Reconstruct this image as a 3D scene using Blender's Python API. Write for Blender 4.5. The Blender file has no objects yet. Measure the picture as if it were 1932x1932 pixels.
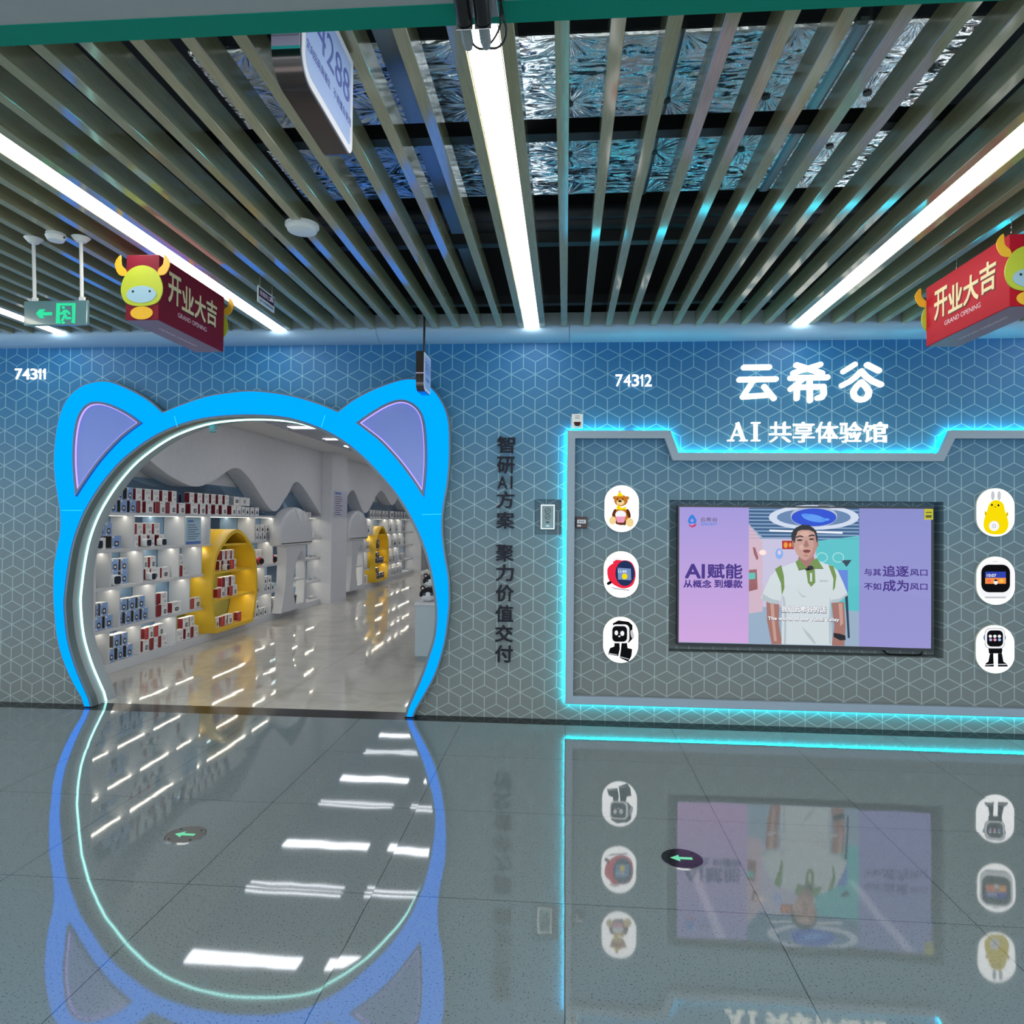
import bpy, bmesh, math, random
from mathutils import Vector, Matrix
from mathutils.geometry import tessellate_polygon
random.seed(7)
SC = bpy.context.scene
COL = SC.collection
PI = math.pi

# ------------------------------------------------------------------ camera
FPX, EYE = 1307.0, 1.5
_Y = Vector((101, -19, -FPX)).normalized()
_X = Vector((16895, -146, FPX))
_X = (_X - _Y * _X.dot(_Y)).normalized()
_Z = _X.cross(_Y)
ROT = Matrix((_X, _Y, _Z))
cam_d = bpy.data.cameras.new('camera')
cam_d.sensor_fit = 'HORIZONTAL'
cam_d.sensor_width = 36.0
cam_d.lens = FPX / 1932 * 36
cam_d.clip_start, cam_d.clip_end = 0.05, 100
cam = bpy.data.objects.new('camera', cam_d)
COL.objects.link(cam)
cam.matrix_world = Matrix.Translation((0, 0, EYE)) @ ROT.to_4x4()
SC.camera = cam

# ------------------------------------------------------------------ light and exposure
SC.view_settings.view_transform = 'Standard'
SC.view_settings.look = 'None'
SC.view_settings.gamma = 1
SC.view_settings.use_curve_mapping = False
SC.view_settings.exposure = 0.0
world = bpy.data.worlds.new('mall_ambient')  # even ambient fill standing in for light from the unbuilt mall
SC.world = world
world.use_nodes = True
bg = world.node_tree.nodes['Background']
bg.inputs[0].default_value = (0.80, 0.93, 1.0, 1)
bg.inputs[1].default_value = 2.2
LIGHT_STRIP = 15.0      # corridor linear lights
LIGHT_FOIL_FILL = 4.5         # unseen strips added on the corridor lights to brighten the foil
LIGHT_SHOP = 6.3       # shop ceiling lights
LIGHT_SHELF = 13.0      # led strips under shelves
LIGHT_ARCH = 3.0       # blue lightbox
LIGHT_FRAME = 95.0     # cyan led behind the frame


def area(name, loc, rot, sx, sy, power, color):
    d = bpy.data.lights.new(name, 'AREA')
    d.shape = 'RECTANGLE'
    d.size, d.size_y = sx, sy
    d.energy = power
    d.color = color
    o = bpy.data.objects.new(name, d)
    COL.objects.link(o)
    o.location = loc
    o.rotation_euler = rot
    o.visible_camera = True
    return o


# the rest of the corridor's ceiling lighting, behind the photographer
area('corridor_lighting', (0, -2.2, 2.60), (0, 0, 0), 7.0, 2.4, 480, (1.0, 0.97, 0.92))


# ------------------------------------------------------------------ helpers
def lin(c):
    out = []
    for v in c:
        v = v / 255.0
        out.append(v / 12.92 if v <= 0.04045 else ((v + 0.055) / 1.055) ** 2.4)
    return tuple(out)


def hit(px, py, ax, v):
    d = ROT @ Vector(((px - 966) / FPX, -(py - 966) / FPX, -1.0))
    o = Vector((0, 0, EYE))
    return o + d * ((v - o[ax]) / d[ax])


WALL_Y = 5.30


def on_wall(px, py, y=WALL_Y):
    p = hit(px, py, 1, y)
    return (p.x, p.z)


_mats = {}


def mat(name, rgb=(200, 200, 200), rough=0.5, metal=0.0, emit=None, strength=1.0, ior=1.5, spec=None, coat=0.0):
    if name in _mats:
        return _mats[name]
    m = bpy.data.materials.new(name)
    m.use_nodes = True
    b = m.node_tree.nodes['Principled BSDF']
    b.inputs['Base Color'].default_value = (*lin(rgb), 1)
    b.inputs['Roughness'].default_value = rough
    b.inputs['Metallic'].default_value = metal
    b.inputs['IOR'].default_value = ior
    if spec is not None:
        b.inputs['Specular IOR Level'].default_value = spec
    if coat:
        b.inputs['Coat Weight'].default_value = coat
        b.inputs['Coat Roughness'].default_value = 0.05
    if emit is not None:
        b.inputs['Emission Color'].default_value = (*lin(emit), 1)
        b.inputs['Emission Strength'].default_value = strength
    _mats[name] = m
    return m


def emis(name, rgb, strength=1.0, raw=False):
    """a surface that gives off light"""
    if name in _mats:
        return _mats[name]
    m = bpy.data.materials.new(name)
    m.use_nodes = True
    nt = m.node_tree
    nt.nodes.clear()
    e = nt.nodes.new('ShaderNodeEmission')
    e.inputs[0].default_value = (*(rgb if raw else lin(rgb)), 1)
    e.inputs[1].default_value = strength
    o = nt.nodes.new('ShaderNodeOutputMaterial')
    nt.links.new(e.outputs[0], o.inputs[0])
    _mats[name] = m
    return m


def screen(name, rgb, rgb2=None, strength=1.0):
    """a lit display behind glossy glass"""
    if name in _mats:
        return _mats[name]
    m = bpy.data.materials.new(name)
    m.use_nodes = True
    nt = m.node_tree
    nt.nodes.clear()
    e = nt.nodes.new('ShaderNodeEmission')
    e.inputs[0].default_value = (*lin(rgb), 1)
    e.inputs[1].default_value = strength
    if rgb2:
        tc = nt.nodes.new('ShaderNodeTexCoord')
        sp = nt.nodes.new('ShaderNodeSeparateXYZ')
        nt.links.new(tc.outputs['Generated'], sp.inputs[0])
        r = nt.nodes.new('ShaderNodeValToRGB')
        r.color_ramp.elements[0].color = (*lin(rgb2), 1)
        r.color_ramp.elements[1].color = (*lin(rgb), 1)
        nt.links.new(sp.outputs[2], r.inputs[0])
        nt.links.new(r.outputs[0], e.inputs[0])
    g = nt.nodes.new('ShaderNodeBsdfGlossy')
    g.inputs['Color'].default_value = (0.02, 0.02, 0.02, 1)
    g.inputs['Roughness'].default_value = 0.03
    a = nt.nodes.new('ShaderNodeAddShader')
    o = nt.nodes.new('ShaderNodeOutputMaterial')
    nt.links.new(e.outputs[0], a.inputs[0])
    nt.links.new(g.outputs[0], a.inputs[1])
    nt.links.new(a.outputs[0], o.inputs[0])
    _mats[name] = m
    return m


class MB:
    """collects geometry and links it as one mesh object"""

    def __init__(self):
        self.v, self.f, self.m, self.k = [], [], [], 0

    def add(self, vs, fs):
        n = len(self.v)
        self.v += [tuple(p) for p in vs]
        for f in fs:
            self.f.append([n + i for i in f])
            self.m.append(self.k)
        return self

    def box(self, a, b):
        x0, y0, z0 = (min(a[i], b[i]) for i in range(3))
        x1, y1, z1 = (max(a[i], b[i]) for i in range(3))
        return self.add([(x0, y0, z0), (x1, y0, z0), (x1, y1, z0), (x0, y1, z0), (x0, y0, z1), (x1, y0, z1), (x1, y1, z1), (x0, y1, z1)],
                        [(0, 3, 2, 1), (4, 5, 6, 7), (0, 1, 5, 4), (1, 2, 6, 5), (2, 3, 7, 6), (3, 0, 4, 7)])

    @staticmethod
    def _map(ax):
        if ax == 'Y':
            return lambda u, v, w: (u, w, v)
        if ax == 'X':
            return lambda u, v, w: (w, u, v)
        return lambda u, v, w: (u, v, w)

    def prism(self, poly, w0, w1, ax='Y', holes=()):
        """poly in (u, v): Y -> (x, z), X -> (y, z), Z -> (x, y); extruded from w0 to w1"""
        mp = self._map(ax)
        loops = [list(poly)] + [list(h) for h in holes]
        flat = [p for l in loops for p in l]
        tris = tessellate_polygon([[Vector((p[0], p[1], 0)) for p in l] for l in loops])
        n = len(flat)
        vs = [mp(p[0], p[1], w0) for p in flat] + [mp(p[0], p[1], w1) for p in flat]
        fs = [tuple(t) for t in tris] + [tuple(n + i for i in reversed(t)) for t in tris]
        s = 0
        for l in loops:
            c = len(l)
            for i in range(c):
                j = (i + 1) % c
                fs.append((s + i, s + j, n + s + j, n + s + i))
            s += c
        return self.add(vs, fs)

    def sheet(self, poly, w, ax='Y', holes=()):
        mp = self._map(ax)
        loops = [list(poly)] + [list(h) for h in holes]
        flat = [p for l in loops for p in l]
        tris = tessellate_polygon([[Vector((p[0], p[1], 0)) for p in l] for l in loops])
        return self.add([mp(p[0], p[1], w) for p in flat], [tuple(t) for t in tris])

    def tube(self, path, r, n=8, caps=True):
        path = [Vector(p) for p in path]
        rings, N = [], len(path)
        up = None
        for i, p in enumerate(path):
            d = (path[min(i + 1, N - 1)] - path[max(i - 1, 0)]).normalized()
            if up is None:
                up = Vector((0, 0, 1)) if abs(d.z) < 0.9 else Vector((1, 0, 0))
            a = d.cross(up).normalized()
            up = a.cross(d).normalized()
            rr = r[i] if isinstance(r, (list, tuple)) else r
            rings.append([p + a * (math.cos(t) * rr) + up * (math.sin(t) * rr) for t in (2 * PI * k / n for k in range(n))])
        vs = [q for ring in rings for q in ring]
        fs = []
        for i in range(N - 1):
            for k in range(n):
                k2 = (k + 1) % n
                fs.append((i * n + k, i * n + k2, (i + 1) * n + k2, (i + 1) * n + k))
        if caps:
            fs.append(tuple(range(n - 1, -1, -1)))
            fs.append(tuple((N - 1) * n + k for k in range(n)))
        return self.add(vs, fs)

    def cyl(self, a, b, r, n=24, r2=None):
        return self.tube([a, b], [r, r if r2 is None else r2], n)

    def ball(self, c, r, n=20, m=12, rot=None):
        rx, ry, rz = r if isinstance(r, (tuple, list)) else (r, r, r)
        c = Vector(c)
        vs, fs = [], []
        for i in range(m + 1):
            t = PI * i / m
            for k in range(n):
                a = 2 * PI * k / n
                q = Vector((rx * math.sin(t) * math.cos(a), ry * math.sin(t) * math.sin(a), rz * math.cos(t)))
                if rot:
                    q = rot @ q
                vs.append(c + q)
        for i in range(m):
            for k in range(n):
                k2 = (k + 1) % n
                fs.append((i * n + k, (i + 1) * n + k, (i + 1) * n + k2, i * n + k2))
        return self.add(vs, fs)

    def mesh(self, name, mats, smooth=None, bevel=0.0, segs=2, origin=None):
        me = bpy.data.meshes.new(name)
        vs = self.v
        if origin is not None:
            vs = [(p[0] - origin[0], p[1] - origin[1], p[2] - origin[2]) for p in vs]
        me.from_pydata(vs, [], self.f)
        for mm in (mats if isinstance(mats, (list, tuple)) else [mats]):
            me.materials.append(mm)
        for p, k in zip(me.polygons, self.m):
            p.material_index = k
        bm = bmesh.new()
        bm.from_mesh(me)
        bmesh.ops.remove_doubles(bm, verts=bm.verts, dist=1e-6)
        bmesh.ops.recalc_face_normals(bm, faces=bm.faces)
        if bevel:
            es = [e for e in bm.edges if len(e.link_faces) == 2 and e.calc_face_angle(0) > 0.6]
            bmesh.ops.bevel(bm, geom=es, offset=bevel, segments=segs, profile=0.5, affect='EDGES')
        bm.to_mesh(me)
        bm.free()
        if smooth:
            for p in me.polygons:
                p.use_smooth = True
            me.set_sharp_from_angle(angle=math.radians(smooth))
        return me

    def build(self, name, mats, parent=None, smooth=None, bevel=0.0, segs=2, local=False):
        """vertices are world coordinates unless local is set"""
        org = None
        if parent is not None and not local:
            org = world_loc(parent)
        me = self.mesh(name, mats, smooth, bevel, segs, org)
        o = bpy.data.objects.new(name, me)
        COL.objects.link(o)
        if parent is not None:
            o.parent = parent
        return o


def world_loc(o):
    p = Vector((0, 0, 0))
    while o is not None:
        p = p + Vector(o.location)
        o = o.parent
    return p


def tag(o, label=None, cat=None, group=None, kind=None):
    if label:
        o['label'] = label
    if cat:
        o['category'] = cat
    if group:
        o['group'] = group
    if kind:
        o['kind'] = kind
    return o


def thing(name, label, cat, loc, group=None):
    o = bpy.data.objects.new(name, None)
    COL.objects.link(o)
    o.location = loc
    o.empty_display_size = 0.05
    return tag(o, label, cat, group)


def struct(name, mb, mats, **kw):
    return tag(mb.build(name, mats, **kw), kind='structure')


_font_cache = {}


def glyphs(body, bold=0.0):
    """text outline as (verts2d, faces)"""
    key = (body, bold)
    if key not in _font_cache:
        cu = bpy.data.curves.new('glyphs', 'FONT')
        cu.body = body
        cu.size = 1
        cu.offset = bold
        cu.resolution_u = 3
        ob = bpy.data.objects.new('glyphs', cu)
        COL.objects.link(ob)
        bpy.context.view_layer.update()
        me = bpy.data.meshes.new_from_object(ob.evaluated_get(bpy.context.evaluated_depsgraph_get()))
        vs = [(v.co.x, v.co.y) for v in me.vertices]
        fs = [tuple(p.vertices) for p in me.polygons]
        bpy.data.objects.remove(ob)
        bpy.data.curves.remove(cu)
        bpy.data.meshes.remove(me)
        _font_cache[key] = (vs, fs)
    return _font_cache[key]


def text(mb, body, center, w, h, xdir, zdir, depth=0.0, bold=0.0, keep=False):
    """fit the writing into a w x h rectangle around center; xdir is the reading direction, zdir is up"""
    vs, fs = glyphs(body)
    x0, x1 = min(v[0] for v in vs), max(v[0] for v in vs)
    y0, y1 = min(v[1] for v in vs), max(v[1] for v in vs)
    sx, sy = w / (x1 - x0), h / (y1 - y0)
    if keep:
        sx = sy = min(sx, sy)
    xd, zd, c = Vector(xdir), Vector(zdir), Vector(center)
    nrm = xd.cross(zd)
    base = [c + xd * ((v[0] - (x0 + x1) / 2) * sx) + zd * ((v[1] - (y0 + y1) / 2) * sy) for v in vs]
    k = bold * 0.7
    moves = [(0, 0)] if not bold else [(k, k), (-k, k), (k, -k), (-k, -k), (0, 0)]
    if depth <= 0:
        for i, (u, v) in enumerate(moves):
            mb.add([p + xd * (u * sx) + zd * (v * sy) + nrm * (0.00005 * i) for p in base], fs)
        return mb
    n = len(base)
    edges = {}
    for f in fs:
        for i in range(len(f)):
            a, b = f[i], f[(i + 1) % len(f)]
            edges[(a, b)] = edges.get((a, b), 0) + 1
    side = [(a, b, n + b, n + a) for (a, b) in edges if (b, a) not in edges]
    for i, (u, v) in enumerate(moves):
        P = [p + xd * (u * sx) + zd * (v * sy) + nrm * (0.00012 * i) for p in base]
        mb.add(P + [p + nrm * depth for p in P], list(fs) + [tuple(n + i for i in f) for f in fs] + side)
    return mb


def ellipse(cx, cy, rx, ry, n=28, a0=0.0, a1=2 * PI, rot=0.0):
    full = abs(a1 - a0 - 2 * PI) < 1e-6
    out = []
    for k in range(n if full else n + 1):
        a = a0 + (a1 - a0) * k / n
        x, y = rx * math.cos(a), ry * math.sin(a)
        out.append((cx + x * math.cos(rot) - y * math.sin(rot), cy + x * math.sin(rot) + y * math.cos(rot)))
    return out


def capsule(a, b, r, n=6):
    ax, ay = a
    bx, by = b
    t = math.atan2(by - ay, bx - ax)
    return [(bx + r * math.cos(t - PI / 2 + PI * k / n), by + r * math.sin(t - PI / 2 + PI * k / n)) for k in range(n + 1)] + \
           [(ax + r * math.cos(t + PI / 2 + PI * k / n), ay + r * math.sin(t + PI / 2 + PI * k / n)) for k in range(n + 1)]


def bar(a, b, r):
    ax, ay = a
    bx, by = b
    l = math.hypot(bx - ax, by - ay)
    nx, ny = -(by - ay) / l * r, (bx - ax) / l * r
    return [(ax + nx, ay + ny), (ax - nx, ay - ny), (bx - nx, by - ny), (bx + nx, by + ny)]


def rrect(x0, y0, x1, y1, r, n=5):
    out = []
    for cx, cy, a in ((x1 - r, y1 - r, 0), (x0 + r, y1 - r, PI / 2), (x0 + r, y0 + r, PI), (x1 - r, y0 + r, 1.5 * PI)):
        out += [(cx + r * math.cos(a + PI / 2 * k / n), cy + r * math.sin(a + PI / 2 * k / n)) for k in range(n + 1)]
    return out


def offset_poly(poly, d, closed=True):
    """move every edge outwards by d (counter-clockwise or clockwise decided by area)"""
    n = len(poly)
    A = sum(poly[i][0] * poly[(i + 1) % n][1] - poly[(i + 1) % n][0] * poly[i][1] for i in range(n))
    s = 1 if A > 0 else -1
    out = []
    for i in range(n):
        p0, p1, p2 = poly[i - 1], poly[i], poly[(i + 1) % n]
        e1 = Vector((p1[0] - p0[0], p1[1] - p0[1])).normalized()
        e2 = Vector((p2[0] - p1[0], p2[1] - p1[1])).normalized()
        n1, n2 = Vector((e1.y, -e1.x)) * s, Vector((e2.y, -e2.x)) * s
        b = n1 + n2
        if b.length < 1e-6:
            b = n1
        b.normalize()
        k = max(0.35, b.dot(n1))
        out.append((p1[0] + b.x * d / k, p1[1] + b.y * d / k))
    return out


def spline(pts, per=4, closed=False):
    """Catmull-Rom through the points"""
    n = len(pts)
    out = []
    for i in range(n if closed else n - 1):
        if closed:
            p0, p1, p2, p3 = pts[i - 1], pts[i], pts[(i + 1) % n], pts[(i + 2) % n]
        else:
            p0, p1, p2, p3 = pts[max(i - 1, 0)], pts[i], pts[i + 1], pts[min(i + 2, n - 1)]
        for k in range(per):
            t = k / per
            out.append(tuple(0.5 * ((2 * p1[c]) + (-p0[c] + p2[c]) * t + (2 * p0[c] - 5 * p1[c] + 4 * p2[c] - p3[c]) * t * t
                                    + (-p0[c] + 3 * p1[c] - 3 * p2[c] + p3[c]) * t ** 3) for c in range(len(p1))))
    if not closed:
        out.append(tuple(pts[-1]))
    return out


# ------------------------------------------------------------------ node materials
class NT:
    def __init__(self, name):
        self.m = bpy.data.materials.new(name)
        self.m.use_nodes = True
        self.t = self.m.node_tree
        self.b = self.t.nodes['Principled BSDF']
        self.pos = self.t.nodes.new('ShaderNodeNewGeometry').outputs['Position']

    def _put(self, sock, v):
        if isinstance(v, bpy.types.NodeSocket):
            self.t.links.new(v, sock)
        else:
            sock.default_value = v

    def math(self, op, a, b=0.0, c=0.0):
        n = self.t.nodes.new('ShaderNodeMath')
        n.operation = op
        for i, v in enumerate((a, b, c)):
            self._put(n.inputs[i], v)
        return n.outputs[0]

    def vec(self, op, a, b=(0, 0, 0)):
        n = self.t.nodes.new('ShaderNodeVectorMath')
        n.operation = op
        self._put(n.inputs[0], a)
        self._put(n.inputs[1], b)
        return n.outputs['Value'] if op in ('LENGTH', 'DOT_PRODUCT', 'DISTANCE') else n.outputs[0]

    def xyz(self, v):
        n = self.t.nodes.new('ShaderNodeSeparateXYZ')
        self._put(n.inputs[0], v)
        return n.outputs

    def comb(self, x, y, z):
        n = self.t.nodes.new('ShaderNodeCombineXYZ')
        for i, v in enumerate((x, y, z)):
            self._put(n.inputs[i], v)
        return n.outputs[0]

    def noise(self, vec, scale, detail=3.0, rough=0.5, dist=0.0):
        n = self.t.nodes.new('ShaderNodeTexNoise')
        self._put(n.inputs['Vector'], vec)
        n.inputs['Scale'].default_value = scale
        n.inputs['Detail'].default_value = detail
        n.inputs['Roughness'].default_value = rough
        n.inputs['Distortion'].default_value = dist
        return n.outputs[0]

    def ramp(self, fac, stops):
        n = self.t.nodes.new('ShaderNodeValToRGB')
        self._put(n.inputs[0], fac)
        e = n.color_ramp.elements
        while len(e) < len(stops):
            e.new(0.5)
        for el, (p, c) in zip(e, stops):
            el.position = p
            el.color = (*c, 1)
        return n.outputs[0]

    def mix(self, fac, a, b):
        n = self.t.nodes.new('ShaderNodeMix')
        n.data_type = 'RGBA'
        self._put(n.inputs[0], fac)
        for s, v in ((n.inputs[6], a), (n.inputs[7], b)):
            if not isinstance(v, bpy.types.NodeSocket) and len(v) == 3:
                v = (*v, 1)
            self._put(s, v)
        return n.outputs[2]

    def bump(self, h, strength=0.3, dist=0.01):
        n = self.t.nodes.new('ShaderNodeBump')
        n.inputs['Strength'].default_value = strength
        n.inputs['Distance'].default_value = dist
        self._put(n.inputs['Height'], h)
        self.t.links.new(n.outputs[0], self.b.inputs['Normal'])

    def set(self, **kw):
        for k, v in kw.items():
            s = self.b.inputs[k.replace('_', ' ')]
            if not isinstance(v, bpy.types.NodeSocket) and s.type == 'RGBA' and len(v) == 3:
                v = (*v, 1)
            self._put(s, v)
        return self.m


def make_wallpaper():
    """print of tumbling-block lines on paper that fades from blue at the top to grey at the bottom"""
    n = NT('wallpaper')
    x, y, z = n.xyz(n.pos)[:3]
    A = 0.1838
    zz = n.math('MULTIPLY', n.math('ADD', z, -2.7752), 1.111)
    xx = n.math('ADD', x, -0.0343)
    H = A * math.sqrt(3)

    def cell(off):
        u = n.math('SUBTRACT', n.math('FLOORED_MODULO', n.math('ADD', xx, A / 2 + off), A), A / 2)
        v = n.math('SUBTRACT', n.math('FLOORED_MODULO', n.math('ADD', zz, H / 2 + off * math.sqrt(3)), H), H / 2)
        return u, v, n.math('ADD', n.math('MULTIPLY', u, u), n.math('MULTIPLY', v, v))
    u1, v1, d1 = cell(0)
    u2, v2, d2 = cell(A / 2)
    s = n.math('LESS_THAN', d2, d1)
    u = n.math('ADD', u1, n.math('MULTIPLY', s, n.math('SUBTRACT', u2, u1)))
    v = n.math('ADD', v1, n.math('MULTIPLY', s, n.math('SUBTRACT', v2, v1)))
    hu = n.math('MULTIPLY', u, 0.5)
    hv = n.math('MULTIPLY', v, math.sqrt(3) / 2)
    d = n.math('MINIMUM', n.math('ABSOLUTE', u), n.math('MINIMUM', n.math('ABSOLUTE', n.math('SUBTRACT', hu, hv)), n.math('ABSOLUTE', n.math('ADD', hu, hv))))
    line = n.math('SUBTRACT', 1.0, n.math('MINIMUM', n.math('DIVIDE', n.math('MAXIMUM', n.math('SUBTRACT', d, 0.0026), 0.0), 0.0016), 1.0))
    g = n.math('DIVIDE', z, 3.0)
    base = n.ramp(g, [(0.05, WP[0]), (0.35, WP[1]), (0.55, WP[2]), (0.78, WP[3]), (0.97, WP[4])])
    lines = n.ramp(g, [(0.05, WPL[0]), (0.55, WPL[1]), (0.97, WPL[2])])
    return n.set(Base_Color=n.mix(line, base, lines), Roughness=0.55)


WP = [(0.158, 0.186, 0.190), (0.142, 0.190, 0.212), (0.098, 0.192, 0.265), (0.022, 0.160, 0.330), (0.001, 0.135, 0.385)]
WPL = [(0.31, 0.38, 0.39), (0.28, 0.42, 0.50), (0.12, 0.36, 0.56)]
M_WALLPAPER = make_wallpaper()


def make_floor():
    """polished speckled grey tiles with fine dark joints"""
    n = NT('polished_floor_tile')
    x, y, z = n.xyz(n.pos)[:3]

    def joint(c, off, p):
        return n.math('ABSOLUTE', n.math('SUBTRACT', n.math('FLOORED_MODULO', n.math('ADD', c, p / 2 - off), p), p / 2))
    d = n.math('MINIMUM', joint(x, 0.011, 0.772), joint(y, 2.752, 0.830))
    j = n.math('LESS_THAN', d, 0.0016)
    # a slightly different tilt for every tile breaks reflections at the joints
    cx = n.math('FLOOR', n.math('DIVIDE', n.math('SUBTRACT', x, 0.011), 0.772))
    cy = n.math('FLOOR', n.math('DIVIDE', n.math('SUBTRACT', y, 2.752), 0.830))
    wn = n.t.nodes.new('ShaderNodeTexWhiteNoise')
    n.t.links.new(n.comb(cx, cy, 0.0), wn.inputs['Vector'])
    tilt = n.vec('SCALE', n.vec('SUBTRACT', wn.outputs['Color'], (0.5, 0.5, 0.5)))
    tilt.node.inputs['Scale'].default_value = 0.004
    wav = n.t.nodes.new('ShaderNodeTexNoise')
    wav.inputs['Scale'].default_value = 6.0
    wav.inputs['Detail'].default_value = 1.0
    n.t.links.new(n.pos, wav.inputs['Vector'])
    wv = n.vec('SCALE', n.vec('SUBTRACT', wav.outputs['Color'], (0.5, 0.5, 0.5)))
    wv.node.inputs['Scale'].default_value = 0.0042
    nrm = n.vec('NORMALIZE', n.vec('ADD', n.vec('MULTIPLY', n.vec('ADD', tilt, wv), (1, 1, 0)), (0, 0, 1)))
    n.t.links.new(nrm, n.b.inputs['Normal'])
    sp = n.noise(n.pos, 130, 2, 0.6)
    speck = n.ramp(sp, [(0.0, FLOOR_SPECK), (0.34, FLOOR_SPECK), (0.41, FLOOR_BASE), (1.0, FLOOR_BASE)])
    return n.set(Base_Color=n.mix(j, speck, (0.03, 0.035, 0.035)), Roughness=0.035, IOR=FLOOR_IOR)


FLOOR_BASE = (0.185, 0.230, 0.242)
FLOOR_SPECK = (0.07, 0.088, 0.095)
FLOOR_IOR = 2.2
M_FLOOR = make_floor()


def make_marble():
    n = NT('beige_marble_tile')
    x, y, z = n.xyz(n.pos)[:3]

    def joint(c, off, p):
        return n.math('ABSOLUTE', n.math('SUBTRACT', n.math('FLOORED_MODULO', n.math('ADD', c, p / 2 - off), p), p / 2))
    j = n.math('LESS_THAN', n.math('MINIMUM', joint(x, -1.2, 1.2), joint(y, 5.9, 1.2)), 0.0015)
    f = n.noise(n.pos, 1.6, 6, 0.6, 1.2)
    c = n.ramp(f, [(0.3, (0.50, 0.47, 0.41)), (0.5, (0.60, 0.57, 0.51)), (0.62, (0.53, 0.50, 0.44)), (0.8, (0.62, 0.60, 0.55))])
    wav = n.t.nodes.new('ShaderNodeTexNoise')
    wav.inputs['Scale'].default_value = 5.0
    wav.inputs['Detail'].default_value = 2.0
    n.t.links.new(n.pos, wav.inputs['Vector'])
    wv = n.vec('SCALE', n.vec('SUBTRACT', wav.outputs['Color'], (0.5, 0.5, 0.5)))
    wv.node.inputs['Scale'].default_value = 0.010
    n.t.links.new(n.vec('NORMALIZE', n.vec('ADD', n.vec('MULTIPLY', wv, (1, 1, 0)), (0, 0, 1))), n.b.inputs['Normal'])
    return n.set(Base_Color=n.mix(j, c, (0.25, 0.23, 0.2)), Roughness=0.04, IOR=1.9)


M_MARBLE = make_marble()


def make_foil():
    """crinkled aluminium foil: creases run out from the washers and along the sheet"""
    n = NT('crinkled_foil')
    x, y, z = n.xyz(n.pos)[:3]
    P = 0.44
    u = n.math('SUBTRACT', n.math('FLOORED_MODULO', n.math('ADD', x, P / 2), P), P / 2)
    v = n.math('SUBTRACT', n.math('FLOORED_MODULO', n.math('ADD', y, P / 2 - 0.08), P), P / 2)
    ang = n.math('ARCTAN2', v, u)
    r = n.math('SQRT', n.math('ADD', n.math('MULTIPLY', u, u), n.math('MULTIPLY', v, v)))
    cell = n.math('ADD', n.math('FLOOR', n.math('DIVIDE', n.math('ADD', x, P / 2), P)), n.math('MULTIPLY', n.math('FLOOR', n.math('DIVIDE', n.math('ADD', y, P / 2 - 0.08), P)), 7.3))

    def tex(vec, scale, detail, dist):
        t = n.t.nodes.new('ShaderNodeTexNoise')
        n._put(t.inputs['Vector'], vec)
        t.inputs['Scale'].default_value = scale
        t.inputs['Detail'].default_value = detail
        t.inputs['Roughness'].default_value = 0.65
        t.inputs['Distortion'].default_value = dist
        return n.vec('SUBTRACT', t.outputs['Color'], (0.5, 0.5, 0.5))
    rays = tex(n.comb(n.math('MULTIPLY', ang, 4.5), n.math('MULTIPLY', r, 3.0), cell), 2.6, 4, 0.4)
    sheet = tex(n.vec('MULTIPLY', n.pos, (5.0, 16.0, 5.0)), 1.4, 5, 1.8)
    near = n.math('MAXIMUM', n.math('SUBTRACT', 1.0, n.math('DIVIDE', r, 0.17)), 0.0)
    fac = n.math('MINIMUM', n.math('MULTIPLY', near, 2.2), 1.0)
    a = n.t.nodes.new('ShaderNodeMix')
    a.data_type = 'VECTOR'
    n._put(a.inputs[0], fac)
    n._put(a.inputs[4], sheet)
    n._put(a.inputs[5], rays)
    tilt = n.vec('MULTIPLY', a.outputs[1], (2.6, 2.6, 0.0))
    geo = n.t.nodes.new('ShaderNodeNewGeometry')
    n.t.links.new(n.vec('NORMALIZE', n.vec('ADD', geo.outputs['Normal'], tilt)), n.b.inputs['Normal'])
    return n.set(Base_Color=(0.80, 0.84, 0.85), Metallic=1.0, Roughness=0.24)


M_FOIL = make_foil()


def make_baffle():
    """olive grey lacquer with a fine lengthwise grain"""
    n = NT('olive_lacquer')
    f = n.noise(n.vec('MULTIPLY', n.pos, (60, 3, 60)), 3.0, 3, 0.6)
    c = n.ramp(f, [(0.3, (0.262, 0.258, 0.158)), (0.7, (0.340, 0.330, 0.212))])
    return n.set(Base_Color=c, Roughness=0.09, IOR=2.0)


M_BAFFLE = make_baffle()


def make_plaster(name, rgb, amp=0.06, rough=0.7):
    n = NT(name)
    f = n.noise(n.pos, 14, 4, 0.6)
    c = lin(rgb)
    return n.set(Base_Color=n.ramp(f, [(0.3, tuple(v * (1 - amp) for v in c)), (0.7, tuple(min(1, v * (1 + amp)) for v in c))]), Roughness=rough)


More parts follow.
